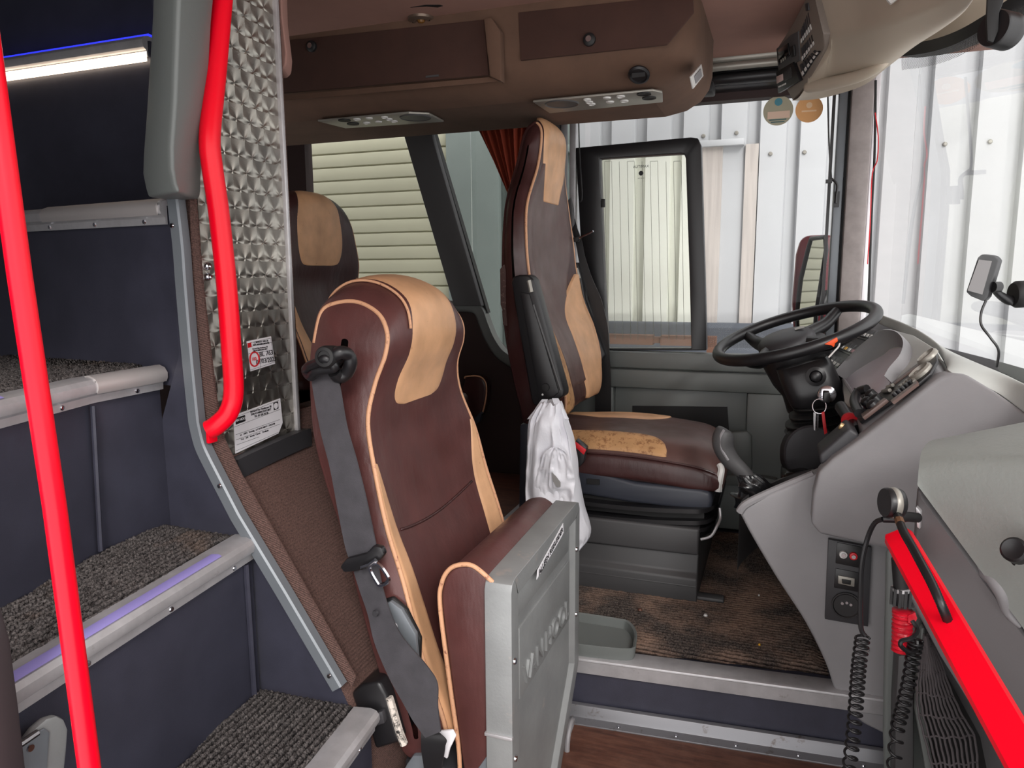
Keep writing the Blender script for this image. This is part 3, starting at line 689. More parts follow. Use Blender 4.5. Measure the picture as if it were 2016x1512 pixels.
# stickers on the steel
SX = -.9355
def xrect(pp, h=.0008): return MB().prism([at(a, b_, x=SX) for a, b_ in pp], (h, 0, 0))
s1 = xrect([(485, 672), (533, 662), (541, 716), (493, 731)]).build('inspection_sticker', MT['white']); tag(s1, 'small white speed limiter inspection sticker reading BL 763 with a red ring', 'sticker')
def xtext(s, size, px, py, m, par, dx=.0012, slope=0, **k): return text(s, size, at(px, py, x=SX+dx), (0, 1, slope), (0, 0, 1), m, par, **k)
def xline(p, q, par, r=.0003, m=None): MB().tube([at(*p, x=SX+.001), at(*q, x=SX+.001)], r, 4).build('line', m or MT['ink'], par)
for a, c in (((488, 683), (535, 674)), ((489, 697), (536, 689)), ((511, 695), (513, 724)), ((512, 707), (538, 702)), ((492, 729), (540, 713)), ((487, 676), (532, 666)), ((486, 676), (492, 729)), ((533, 666), (540, 713))): xline(a, c, s1)
xtext('CONTROLE VAN DE\nSNELHEIDSBEGRENZER', .0046, 514, 675, MT['ink'], s1)
xtext('Bernard Van Hoolstraat 58\n2500 KONINGSHOOIKT', .004, 512, 687, MT['ink'], s1)
xtext('BL 763', .013, 524, 696, MT['ink'], s1, sx=1.1)
xtext('07/03/2023', .0125, 524, 710, MT['ink'], s1, sx=1.05)
xtext('100', .009, 500, 707, MT['redink'], s1)
MB().tube([at(501, 707, x=SX+.0012)+V((0, math.cos(t)*.013, math.sin(t)*.0135)) for t in [i*2*math.pi/24 for i in range(24)]], .0016, 5, closed=True).build('ring', MT['redink'], s1)
MB().prism([at(a, b_, x=SX+.0008) for a, b_ in ((487, 676), (494, 674), (495, 683), (488, 685))], (.0005, 0, 0)).build('emblem', MT['redink'], s1)
s2 = xrect([(459, 818), (551, 784), (556, 832), (548, 853), (463, 893)]).build('type_plate', MT['white']); tag(s2, 'large white maker sticker with black logo box, bottom of the steel panel', 'sticker')
MB().prism([at(a, b_, x=SX+.0008) for a, b_ in ((463, 823), (482, 817), (483, 829), (464, 836))], (.0006, 0, 0)).build('logo', MT['ink'], s2)
text('VAN HOOL', .0066, at(473, 826, x=SX+.0018), (0, 1, .02), (0, 0, 1), MT['white'], s2)
xtext('Bernard Van Hoolstraat 58\n2500 KONINGSHOOIKT\nTEL 03 420 20 20', .0056, 514, 811, MT['ink'], s2)
MB().prism([at(a, b_, x=SX+.0008) for a, b_ in ((538, 793), (547, 790), (548, 804), (539, 808))], (.0005, 0, 0)).build('emblem', MT['ink'], s2)
disc(at(543, 799, x=SX+.0012), (1, 0, 0), .006).build('emblem', MT['white'], s2)
for a, c in (((461, 841), (551, 806)), ((464, 856), (551, 826)), ((465, 866), (551, 835)), ((466, 876), (510, 860)), ((462, 822), (549, 788)), ((464, 888), (551, 850))): xline(a, c, s2)
xtext('nr   13072   Voertuig   nr F BY44 24BY11 1 V4125 80', .0046, 508, 845, MT['ink'], s2, slope=.02)
xtext('V nr    250    bouwjr  Chassis     Productie', .0046, 502, 856, MT['ink'], s2, slope=.02)
s3 = xrect([(468, 655), (471, 655), (476, 722), (473, 722)]).build('paper_strip', MT['white']); tag(s3, 'thin edge of a white sticker showing from behind the curved red handrail', 'sticker')
# red handrail on the steel panel
rl = thing('curved_handrail', 'curved glossy red handrail mounted in front of the swirled steel panel', 'handrail', at(425, 850, x=-.92))
pts = [at(460, -330, x=-.885), at(448, -120, x=-.885), at(437, 0, x=-.885), (at(424, 150, x=-.885)), at(413, 268, x=-.885), at(418, 330, x=-.885), at(431, 420, x=-.885), at(446, 560, x=-.885), at(455, 680, x=-.885), at(460, 770, x=-.885), at(450, 812, x=-.89), at(428, 836, x=-.905), at(412, 846, x=-.918)]
MB().tube(curve(pts, 90), .0168, 18).build('tube', MT['red'], rl)
p = at(424, 851, x=-.925); MB().box((p.x-.008, p.y-.016, p.z-.018), (p.x, p.y+.018, p.z+.018)).build('tab', MT['red'], rl, bevel=.003)
MB().lathe([(0, 0), (.008, 0), (.007, .004), (.003, .004), (0, .002)], p, (1, -.3, 0), 14).build('bolt', MT['chrome'], rl)
# upholstered pad above
pp = [(512, -60), (553, -60), (556, 30), (565, 105), (563, 130), (553, 140), (540, 138), (528, 120)]
b = MB().prism([at(a, b_, y=1.33) for a, b_ in pp], (-.03, .06, 0)); o = b.build('upholstered_pad', mat('dusty_pink_fabric', (158, 120, 110), .85), bevel=.012, seg=3)
tag(o, 'dusty pink padded end panel beside the top of the steel panel', 'pad')
# left red pole and dark door post
pl = thing('grab_pole', 'straight red grab pole in the left foreground crossing the stairs', 'pole', at(214, 1800, y=.49))
MB().tube([at(-22, 100, y=.50)+(at(-22, 100, y=.50)-at(40, 550, y=.50))*1.05, at(-22, 100, y=.50), at(40, 550, y=.50), at(108, 1000, y=.50), at(176, 1512, y=.495), at(212, 1800, y=.49)], .0105, 20).build('tube', MT['red'], pl)
pp = [(-40, 1100), (0, 1180), (22, 1260), (40, 1400), (58, 1560), (-40, 1560)]
o = MB().prism([at(a, b_, y=.5) for a, b_ in pp], (0, -.03, 0)).build('trim_18', mat('dark_door_seal', (52, 44, 46), .5), bevel=.004); struct(o)
# ================================================================== SEATS
def seat_surf(rows, yc, Rr=.014, kk=5):
    P = [V((lambda p: (p.x, w_, p.z))(at(px, py, y=yc-w_))) for px, py, w_, d in rows]; D = [r[3] for r in rows]
    def surf(s, t, off=0):
        p = cr(P, t, True); q0 = cr(P, t-.15, True); q1 = cr(P, t+.15, True)
        tn = V((q1.x-q0.x, 0, q1.z-q0.z)).normalized(); n = V((tn.z, 0, -tn.x))
        a = min(abs(s), 1); e = Rr*(1-(1-a**kk)**(1/kk)) if a < 1 else Rr
        d = cr(D, t, True)*(1-a**2.6)
        return V((p.x, yc + s*p.y, p.z)) + n*(d - e + off)
    return surf, P, len(rows)
def seat_body(surf, P, n, yc, bulge=.012, nt=200):
    mb = MB(); S = [math.sin(i/14*math.pi/2*1) for i in range(-14, 15)]
    S = [math.copysign(abs(x)**.8, x) for x in S]
    mb.rings([[surf(s, j*n/nt) for j in range(nt)] for s in S], cap=False)
    cz = sum(p.z for p in P)/n
    for sg in (-1, 1):
        ring = [surf(sg, j*n/nt) for j in range(nt)]; rs = [ring]
        # medial line: pull towards the mid of front/rear at the same height
        for f in (.08, .2, .4, .65, .9):
            rr = []
            for j, p in enumerate(ring):
                zt = max(min(p.z, max(q.z for q in ring)-.07), min(q.z for q in ring)+.05)
                xs = [q for q in ring if abs(q.z-zt) < .02]; mx = (min(q.x for q in xs)+max(q.x for q in xs))/2; my = sum(q.y for q in xs)/len(xs)
                c = V((mx, my, zt)); r_ = lerp(p, c, f); r_.y = lerp(p.y, my, f) + sg*bulge*(1-(1-f)**2); rr.append(r_)
            rs.append(rr)
        mb.rings(rs, cap=False)
    return mb
def patch(surf, rows, nu=10, nt=36, off=.0022):
    def g(u, v):
        t = cr([r[0] for r in rows], v*(len(rows)-1)); a = cr([r[1] for r in rows], v*(len(rows)-1)); b = cr([r[2] for r in rows], v*(len(rows)-1))
        e = min(u, 1-u)*nu; f = min(v, 1-v)*nt
        return surf(lerp(a, b, u), t, off if (e > .5 and f > .5) else -.0015)
    return MB().grid(g, nu, nt)

# ---- courier (guide) seat, folded
GY = 1.30
gr = [(885,1470,.235,-.01),(835,1290,.235,-.02),(800,1150,.23,-.03),(768,1045,.228,-.035),(745,940,.222,-.03),(729,835,.20,-.012),(742,762,.178,.0),(763,702,.170,.006),(767,655,.162,.012),(748,612,.152,.03),
      (706,587,.145,.036),(662,587,.145,.036),(627,605,.15,.02),(612,655,.158,.01),(605,720,.168,.01),(607,800,.185,.01),(615,870,.20,.01),(634,945,.215,.01),(668,1050,.225,.01),(704,1190,.23,.01),(745,1335,.235,.01),(795,1490,.235,0)]
gs = thing('courier_seat', 'folded brown leather courier seat with tan headrest panel and aluminium seat underside', 'seat', (-.6, 1.3, 0))
gsurf, gP, gn = seat_surf(gr, GY, .010)
seat_body(gsurf, gP, gn, GY).build('backrest', MT['leather'], gs, ang=75)
patch(gsurf, [(5.15,-.30,.30),(5.3,-.5,.5),(5.8,-.60,.60),(6.8,-.60,.62),(8,-.60,.66),(9,-.56,.64),(10,-.54,.6),(11,-.5,.58),(12,-.46,.5),(12.4,-.4,.45)], 16, 60).build('headrest_panel', MT['tan'], gs, ang=75)
for sg in (-1, 1):
    rr = [(-.2,.70,.985),(1,.70,.985),(2,.73,.985),(3,.78,.985),(3.7,.86,.985),(4.25,.95,.985)]
    patch(gsurf, [(t, min(a*sg, b*sg), max(a*sg, b*sg)) for t, a, b in rr], 8, 50).build('bolster_panel', MT['tan'], gs, ang=75)
    MB().tube([gsurf(sg*1.0, t, .002)+V((.002, sg*-.002, 0)) for t in [i*.12 for i in range(-2, 112)]], .0042, 7).build('piping', MT['piping'], gs, ang=180)
MB().tube([gsurf(-.64, t, .0035) for t in [8.0+i*.12 for i in range(34)]], .0028, 6).build('piping', MT['piping'], gs, ang=180)
MB().tube([gsurf(s_, 3.0-.35*(1-s_*s_), .001) for s_ in [i/20*1.44-.72 for i in range(21)]], .0028, 6).build('seam', MT['leather_dk'], gs, ang=180)
# seat cushion folded up
cx = [(868,1195),(871,1150),(884,1124),(905,1113),(935,1116),(975,1150),(976,1380),(976,1560),(918,1560),(905,1480),(886,1340)]
cP = [at(a, b_, y=1.085) for a, b_ in cx]
MB().prism(curve([cP[-1]]+cP[:6], 24)[4:]+cP[6:], (0, .405, 0)).build('seat_cushion', MT['leather'], gs, bevel=.008, seg=3, ang=50)
MB().tube([p+V((-.001, -.001, .001)) for p in curve(cP[7:][::-1][:0]+[at(906, 1560, y=1.085), cP[9], cP[10]]+cP[:6], 44)], .0042, 7).build('piping', MT['piping'], gs, ang=180)
# aluminium frame
fx = -.395
fr = [(1.075, .525), (1.080, .538), (1.093, .545), (1.49, .555), (1.506, .550), (1.515, .535), (1.515, .175), (1.49, .14), (1.345, -.03), (1.30, -.05), (1.075, -.05)]
o = [V((fx, y_, z_)) for y_, z_ in fr]; cc = V((fx, 1.29, .3))
def inset(poly, d):
    r = []; n = len(poly)
    for i in range(n):
        a, b_, c = poly[i-1], poly[i], poly[(i+1) % n]; t1 = (b_-a).normalized(); t2 = (c-b_).normalized()
        n1 = V((0, t1.z, -t1.y)); n2 = V((0, t2.z, -t2.y)); m_ = (n1+n2); m_ = m_/max(.3, m_.length_squared)*2
        q = b_+m_*d
        if (q-cc).length > (b_-cc).length: q = b_-m_*d
        r.append(q)
    return r
i1 = inset(o, .034); i2 = inset(o, .042)
b = MB(); n = len(o); vs = [p+V((-.048, 0, 0)) for p in o] + o + i1 + [p+V((-.012, 0, 0)) for p in i2]
fs = [tuple(range(n-1, -1, -1))] + [(k*n+i, k*n+(i+1) % n, (k+1)*n+(i+1) % n, (k+1)*n+i) for k in range(3) for i in range(n)] + [tuple(3*n+i for i in range(n))]
sfm = b.add(vs, fs).build('seat_pan', MT['alu_cast'], gs, bevel=.004, seg=3)
for z0, z1, dx in ((.30, .435, .006), (.455, .50, .003)):
    MB().box((fx-.013, 1.135, z0), (fx-.013+dx, 1.46, z1)).build('rib', MT['alu_cast'], sfm, bevel=.002)
text('VAN', .056, V((fx-.0075, 1.205, .335)), (0, 1, 0), (0, 0, 1), MT['alu_cast'], sfm, 'embossed_lettering', ext=.0028, sx=1.05)
text('HOOL', .056, V((fx-.0075, 1.36, .335)), (0, 1, 0), (0, 0, 1), MT['alu_cast'], sfm, 'embossed_lettering', ext=.0028, sx=1.05)
for y_, z_ in ((1.088, .40), (1.088, .22), (1.488, .45), (1.488, .30), (1.095, .07)):
    MB().lathe([(0, 0), (.006, 0), (.005, .003), (0, .003)], (fx, y_, z_), (1, 0, 0), 12).build('screw', MT['chrome'], sfm)
MB().box((fx-.05, 1.071, .262), (fx+.001, 1.078, .268)).build('weld_line', MT['alu'], sfm, bevel=.001)
lb = [at(a, b_, x=fx+.001) for a, b_ in ((1056, 1141), (1058, 1122), (1108, 1030), (1109, 1048), (1106, 1055))]
sl_ = MB().prism(lb, (.0008, 0, 0)).build('paper_label', MT['white']); tag(sl_, 'narrow white paper label with dark capitals on top edge of the aluminium seat pan', 'label')
lm = (lb[0]+lb[2])/2 + (lb[1]+lb[3])/2; lm /= 2
dirv = (lb[2]-lb[1]).normalized()
text('ALLEEN REISLEIDER', .0155, lm+V((.0016, 0, -.0005)), dirv, (0, -dirv.z, dirv.y), MT['ink'], sl_, sx=1.2)
MB().prism([at(a, b_, y=1.095) for a, b_ in ((935, 1520), (976, 1462), (976, 1600), (930, 1600))], (0, -.012, 0)).build('side_plate', MT['strip'], gs, bevel=.002)
MB().tube(curve([V((-.42, 1.50, -.02)), V((-.405, 1.50, .03)), V((-.40, 1.47, .05)), V((-.40, 1.44, .02)), V((-.40, 1.44, -.06))], 20), .006, 8).build('lift_handle', MT['grey'], gs)
# bracket, recliner plate, paper, retractor
bp = [at(a, b_, y=1.045) for a, b_ in ((757, 1190), (768, 1184), (790, 1200), (818, 1250), (822, 1300), (812, 1296), (790, 1262), (770, 1240), (757, 1215))]
bk = MB().prism(bp, (0, .018, 0)).build('recliner_bracket', MT['strip'], gs, bevel=.002)
MB().tube([at(760, 1247, y=1.025), at(778, 1230, y=1.045)], .0065, 12).build('recliner_pin', MT['alu'], bk)
bp = [at(a, b_, y=1.052) for a, b_ in ((752, 1182), (772, 1176), (800, 1200), (828, 1258), (826, 1318), (790, 1290))]
MB().prism(bp, (0, .01, 0)).build('bracket_pad', MT['black_soft'], gs, bevel=.004)
b = MB(); pp = [at(a, b_, y=1.03) for a, b_ in ((866, 1470), (864, 1440), (890, 1438), (897, 1450), (885, 1475), (880, 1495), (872, 1490))]
b.prism(pp, (0, .006, 0)).build('torn_label', MT['white'], gs, bevel=.002)
bp = [at(a, b_, y=1.03) for a, b_ in ((690, 1365), (712, 1348), (745, 1342), (760, 1368), (782, 1445), (788, 1462), (738, 1477), (728, 1440), (705, 1410))]
rt_ = MB().prism(bp, (0, .07, 0)).build('belt_retractor', MT['black'], gs, bevel=.007, seg=3)
mb = MB().prism([at(a, b_, y=1.02) for a, b_ in ((728, 1408), (752, 1400), (757, 1425), (735, 1432))], (0, .02, 0)); mb.build('retractor_cap', MT['charcoal'], rt_, bevel=.003)
mb = MB().prism([at(a, b_, y=1.05) for a, b_ in ((800, 1505), (812, 1488), (840, 1488), (846, 1530), (780, 1545))], (0, .12, 0)); mb.build('base_bracket', MT['strip'], gs, bevel=.004)
sc2 = mat('speckled_fabric_edge', (205, 196, 186), .8, wear=(90, .5, (24, 22, 22)))
mb = MB().tube([at(a, b_, y=1.035) for a, b_ in ((766, 1372), (775, 1402), (786, 1440), (796, 1466))], .007, 6); mb.build('torn_edge', sc2, gs)
# legs hold the seat to the floor
MB().box((-.62, 1.10, 0), (-.50, 1.48, .16)).build('pedestal', MT['charcoal'], gs, bevel=.01)
# belt of the courier seat
bt = thing('seat_belt', 'charcoal seat belt with black anchor and steel tongue down the side of the courier seat', 'seat belt', at(850, 1500, y=1.0))
def rib(rows, y, name, m, par, n=40):
    cs = []; ws = []
    for r in rows:
        pa, pb, yy = r[0], r[1], (r[2] if len(r) > 2 else y)
        a, b_ = at(*pa, y=yy), at(*pb, y=yy+(r[3] if len(r) > 3 else 0)); cs.append((a+b_)/2); ws.append((b_-a)/2)
    m_ = len(rows)-1; C_ = [cr(cs, i*m_/n) for i in range(n+1)]; W_ = [cr(ws, i*m_/n) for i in range(n+1)]
    return MB().ribbon(C_, W_).build(name, m, par, ang=60)
rib([((612,735),(660,722),1.05,.01),((618,775),(670,765),1.045),((632,850),(683,838),1.04),((650,920),(702,905),1.035),((665,1000),(722,985),1.03),((680,1075),(738,1060),1.03),((690,1105),(745,1092),1.035)], 1.0, 'upper_webbing', MT['webbing'], bt)
rib([((697,1125),(745,1112),1.04),((708,1160),(752,1150),1.04),((725,1210),(765,1195),1.035),((738,1265),(790,1250),1.02),((765,1330),(840,1310),1.01),((795,1385),(861,1345),1.0),((815,1420),(862,1390),.995),((838,1452),(868,1440),.99)], 1.0, 'lower_webbing', MT['webbing'], bt)
rib([((833,1430),(800,1395),1.02),((830,1440),(872,1448),1.0),((830,1475),(876,1472),.995),((835,1510),(870,1512),.995),((840,1560),(870,1560),.995)], 1.0, 'stitched_end', MT['black'], bt)
# anchor guide loop
b = MB()
b.tube(curve([at(603,730,y=1.04), at(608,722,y=1.03), at(622,716,y=1.025), at(640,706,y=1.02), at(650,712,y=1.025), at(658,724,y=1.03), at(640,727,y=1.03), at(622,731,y=1.03), at(612,741,y=1.035)], 40, True), .0085, 10, closed=True)
b.build('guide_loop', MT['black'], bt)
b = MB().tube(curve([at(655,704,y=1.03), at(670,694,y=1.03), at(686,700,y=1.045), at(690,716,y=1.05), at(682,735,y=1.055), at(668,742,y=1.05), at(658,732,y=1.04)], 30), .0115, 10); b.build('guide_ring', MT['black'], bt)
b = MB().lathe([(0, -.03), (.019, -.03), (.019, 0), (.016, .006), (.011, .007), (.011, .004), (0, .004)], at(641, 703, y=1.02), (.15, -1, .1), 24); b.build('anchor_bolt', MT['black_soft'], bt)
b = MB().prism([at(a, b_, y=1.03) for a, b_ in ((622, 702), (634, 690), (650, 688), (663, 698), (668, 712), (655, 722), (636, 720))], (0, .015, 0)); b.build('anchor_plate', MT['black'], bt, bevel=.003)
# tongue
b = MB().prism([at(a, b_, y=1.022) for a, b_ in ((668, 1116), (682, 1100), (720, 1090), (735, 1074), (750, 1078), (756, 1092), (748, 1104), (722, 1114), (700, 1126), (676, 1128))], (0, .014, 0)); b.build('tongue_grip', MT['black'], bt, bevel=.004)
b = MB(); oq = [(712,1118),(728,1112),(740,1103),(748,1112),(766,1135),(765,1145),(752,1155),(744,1154),(728,1128)]
op = [at(a, b_, y=1.014) for a, b_ in oq]; hq = [(732,1124),(742,1117),(757,1136),(749,1146)]
b.tube([op[0], op[1], op[2]], .004, 6).tube(curve([at(728,1118,y=1.014), at(744,1110,y=1.014), at(764,1136,y=1.014), at(762,1146,y=1.014), at(750,1152,y=1.014), at(743,1148,y=1.014)], 28, True), .0035, 6, closed=True); b.build('steel_tongue', MT['chrome'], bt)
b = MB().lathe([(0, 0), (.006, 0), (.005, .004), (0, .004)], at(740, 1207, y=1.026), (0, -1, 0), 14).build('stop_button', MT['charcoal'], bt)

# ---- driver seat
DY = 2.2
dr = [(1112,818,.20,-.01),(1112,748,.235,-.03),(1086,672,.262,-.035),(1060,610,.265,-.04),(1047,540,.252,-.035),(1041,470,.245,-.03),(1043,400,.215,-.02),(1064,325,.135,-.006),(1071,262,.115,.0),(1062,238,.105,.005),
      (1047,238,.105,.005),(1028,262,.113,.004),(1012,325,.135,.006),(993,390,.20,.01),(986,450,.235,.01),(984,540,.245,.01),(988,640,.25,.01),(1001,720,.25,.01),(1020,800,.23,.01),(1035,838,.20,0)]
ds = thing('driver_seat', 'high-backed brown leather driver seat with tan panels on a black bellows pedestal', 'seat', (-.4, 2.2, ZP))
dsurf, dP, dn = seat_surf(dr, DY, .012)
seat_body(dsurf, dP, dn, DY, .02).build('backrest', MT['leather_dk'], ds, ang=75)
patch(dsurf, [(.6,-.5,.5),(2,-.55,.55),(3.3,-.6,.6),(4.5,-.86,.86),(5.4,-.93,.93),(6.2,-.93,.93),(6.8,-.85,.85),(7.1,-.8,.8)], 20, 90, .005).build('centre_panel', MT['leather_mid'], ds, ang=75)
patch(dsurf, [(6.15,-.28,.5),(6.5,-.45,.62),(7,-.75,.85),(7.6,-.93,.93),(8.6,-.94,.94),(9.3,-.9,.9),(9.7,-.85,.85)], 14, 50, .0075).build('headrest_panel', MT['tan'], ds, ang=75)
for sg in (-1, 1):
    rr = [(0,.30,.985),(1,.20,.985),(2,.16,.985),(2.6,.22,.985),(3.2,.45,.985),(4.0,.9,.985)] if sg > 0 else [(0,.55,.985),(1,.52,.985),(2,.5,.985),(2.8,.5,.985),(3.4,.66,.985),(4.0,.92,.985)]
    patch(dsurf, [(t, min(a*sg, b*sg), max(a*sg, b*sg)) for t, a, b in rr], 12, 50, .0075).build('bolster_panel', MT['tan'] if sg > 0 else MT['tan_worn'], ds, ang=75)
    MB().tube([dsurf(sg, t, .002)+V((.002, sg*-.002, 0)) for t in [i*.1 for i in range(0, 97)]], .004, 7).build('piping', MT['piping'], ds, ang=180)
# torn rear edge
for k_, pp in enumerate(([(984,530),(992,520),(1000,548),(1003,575),(1000,602),(992,620),(985,600)], [(988,612),(996,600),(1006,606),(1008,628),(1001,642),(990,640)])):
    MB().prism([at(a, b_, y=1.945) for a, b_ in pp], (0, .02, 0)).build('torn_leather', mat('torn_backing', (74, 54, 50), .9, bump=(90, .8, .003), wear=(80, .55, (140, 118, 110))), ds, bevel=.002)
# cushion
def csurf(u, ph, off=0):
    X = lerp(-.66, -.125, u)
    zc = .492 + .02*math.sin(u*math.pi) - .015*u; e = 1 if u < .82 else (1-((u-.82)/.18)**2.2*.8)**.5
    e0_ = 1 if u > .06 else .75+.25*u/.06
    w_ = (.215+.012*math.sin(u*3))*(.9+.1*e)*e0_; h = (.105 if math.sin(ph) > 0 else .045)*e*e0_
    c, s = math.cos(ph), math.sin(ph); k = 2/2.3 if s > 0 else 2/4.5
    y_ = w_*math.copysign(abs(c)**k, c); z_ = h*math.copysign(abs(s)**k, s)
    dip = -.020*(1-min(1, abs(y_)/.15)**2)*(1 if s > 0 else 0)*min(1, u*4, (1.0-u)*3)
    nrm = V((0, c, s))
    return V((X, DY+y_, zc+z_+dip)) + nrm*off
MB().rings([[csurf(i/48, j*2*math.pi/64) for j in range(64)] for i in range(49)]).build('cushion', MT['leather_mid'], ds, ang=75)
b = MB().grid(lambda u, v: csurf(lerp(.05, .985, v), lerp(R(200), R(163), u), .0025 if 0 < u < 1 else -.001), 12, 40).build('cushion_side', MT['leather_dk'], ds, ang=75)
def cpatch(u0, u1, p0, p1, m, nm):
    def g(u, v):
        uu = lerp(u0, u1, v); w_ = math.sqrt(max(0, 1-max(0, (v-.75)/.25)**2)); ph = lerp(p0, lerp(p0, p1, .25+.75*w_), u)
        e = min(u, 1-u)*10; f = min(v, 1-v)*36
        return csurf(uu, R(ph), .004 if e > .5 and f > .5 else -.001)
    return MB().grid(g, 10, 36).build(nm, m, ds, ang=75)
cpatch(.05, .72, 158, 124, MT['tan_worn'], 'cushion_panel'); cpatch(.0, .66, 34, 78, MT['tan'], 'cushion_panel')
MB().tube([csurf(u_/30, R(163), .004) for u_ in range(3, 30)], .003, 6).build('piping', MT['leather_dk'], ds)
# seat base
tp = [(1133,918),(1250,950),(1380,964),(1398,970),(1404,985),(1400,1002),(1385,1008),(1240,990),(1133,972)]
tr = MB().prism([at(a, b_, y=1.975) for a, b_ in tp], (0, .45, 0)).build('base_tray', MT['navygrey'], ds, bevel=.012, seg=3)
q = at(1168, 948, y=1.972); MB().box((q.x-.018, 1.970, q.z-.008), (q.x+.018, 1.977, q.z+.007)).build('slot', MT['black_soft'], tr)
for i, (y0, zz, xr, dz) in enumerate(((1.955, 1004, 1410, 8), (1.965, 1026, 1408, 7), (1.97, 1040, 1404, 6), (1.975, 1050, 1396, 5))):
    L = at(1110, zz-24+i*2, y=y0); Rr_ = at(xr, zz+i*1, y=y0); n_ = 16
    ring = []
    for k_ in range(n_+1):
        f = k_/n_; x_ = lerp(L.x-.05, Rr_.x, f); ring.append((x_, lerp(L.z, Rr_.z, f) - .010*math.sin(f*math.pi)))
    top = []; h = .004
    def gg(u, v): 
        f = u*n_; k0 = min(int(f), n_-1); x_, z_ = [lerp(ring[k0][m_], ring[k0+1][m_], f-k0) for m_ in (0, 1)]
        c_ = min(1, (1-u)*8); yy = lerp(y0, 2.44, v); rim = math.sqrt(max(0, 1-(1-c_)**2))
        yy = lerp(2.2, yy, .75+.25*rim); e = 1-abs(2*v-1)**10*.0
        return V((x_, yy, z_))
    m0 = MB().grid(gg, 20, 12); m0.v += [p+V((0, 0, -.012)) for p in m0.v]; nn = 21*13
    m0.f += [tuple(q_+nn for q_ in f_) for f_ in m0.f]
    bd = [i_*13 for i_ in range(21)] + [20*13+j for j in range(1, 13)] + [i_*13+12 for i_ in range(19, -1, -1)] + [j for j in range(11, 0, -1)]
    m0.f += [(bd[i_], bd[(i_+1) % len(bd)], bd[(i_+1) % len(bd)]+nn, bd[i_]+nn) for i_ in range(len(bd))]
    m0.build('bellows_fold', MT['black'], ds, ang=50)
MB().box((-.60, 1.99, .37), (-.17, 2.42, .47)).build('bellows_core', MT['black_soft'], ds)
a = at(1376, 1057, y=1.955); c = at(1376, 1096, y=1.955); d_ = at(1374, 1190, y=1.95); g2 = at(1376, 1140, y=1.95)
MB().box((-.62, 1.957, c.z), (a.x, 2.43, a.z+.02)).build('pedestal_top', MT['grey_dk'], ds, bevel=.007, seg=3)
MB().prism([V((d_.x-.004, 1.972, c.z+.01)), V((d_.x-.004, 1.966, g2.z+.01)), V((d_.x-.004, 1.950, g2.z-.004)), V((d_.x-.004, 1.948, ZP+.002)), V((d_.x-.004, 2.43, ZP+.002)), V((d_.x-.004, 2.43, c.z+.01))], (-.44, 0, 0)).build('pedestal', MT['grey_dk'], ds, bevel=.005)
MB().box((-.61, 1.9485, ZP+.045), (d_.x-.006, 1.955, ZP+.050)).build('ridge', MT['grey_dk'], ds, bevel=.002)
p = at(1425, 1188, z=ZP+.006); MB().box((d_.x-.01, 1.965, ZP+.002), (p.x, 2.0, ZP+.016)).build('slide_rail', MT['grey_dk'], ds, bevel=.005)
MB().tube(curve([at(1380,1062,y=1.96), at(1400,1055,y=1.96), at(1412,1035,y=1.97), at(1418,1020,y=1.99), at(1417,1000,y=2.0)], 24), .004, 8).build('adjuster_bar', MT['alu'], ds)
b = MB().tube(curve([at(1416, 915, y=2.02), at(1420, 925, y=2.01), at(1416, 945, y=2.0), at(1413, 966, y=2.0)], 16), lambda t: .008+.004*t, 8); b.build('adjuster_lever', MT['offwhite'], ds)
# armrests
ar = [(1006,556),(1010,545),(1022,541),(1040,541),(1050,550),(1110,768),(1110,780),(1098,788),(1060,799),(1050,798),(1046,788),(1025,670)]
am = MB().prism([at(a, b_, y=1.885) for a, b_ in ar], (0, .055, 0)).build('armrest', MT['black'], ds, bevel=.006, seg=3)
ip = [(1024,575),(1042,578),(1100,772),(1092,780),(1062,790)]
MB().prism([at(a, b_, y=1.881) for a, b_ in ip], (0, .006, 0)).build('armrest_cover', MT['black'], am, bevel=.002)
MB().lathe([(0, 0), (.011, 0), (.010, .006), (0, .007)], at(1075, 762, y=1.882), (0, -1, 0), 18).build('button', MT['black_soft'], am)
MB().lathe([(0, 0), (.003, 0), (0, .002)], at(1068, 777, y=1.880), (0, -1, 0), 8).build('mark', MT['offwhite'], am)
MB().tube([at(1041, 552, y=1.883), at(1046, 575, y=1.883)], .006, 8).build('release_latch', MT['silver'], am)
MB().tube([at(1050, 600, y=1.884), at(1104, 768, y=1.884)], .004, 6).build('armrest_edge', MT['grey_dk'], am)
ar = [(1130,518),(1136,516),(1146,555),(1152,590),(1190,700),(1180,720),(1150,640)]
am2 = MB().prism([at(a, b_, y=2.47) for a, b_ in ar], (0, .05, 0)).build('armrest', MT['black'], ds, bevel=.004)
MB().tube([at(1135, 528, y=2.468), at(1141, 548, y=2.468)], .005, 8).build('release_latch', MT['silver'], am2)
bl_ = MB().prism([at(a, b_, y=1.93) for a, b_ in ((1123, 905), (1134, 865), (1155, 882), (1148, 912), (1130, 930))], (0, .025, 0)).build('belt_buckle', MT['black'], ds, bevel=.003)
MB().prism([at(a, b_, y=1.926) for a, b_ in ((1127, 876), (1133, 870), (1154, 886), (1149, 896))], (0, .006, 0)).build('release_button', MT['redink'], bl_, bevel=.002)
MB().prism([at(a, b_, y=2.0) for a, b_ in ((1022, 835), (1050, 830), (1050, 1040), (1034, 1060), (1020, 1020))], (0, .35, 0)).build('backrest_frame', MT['navygrey'], ds, bevel=.01)
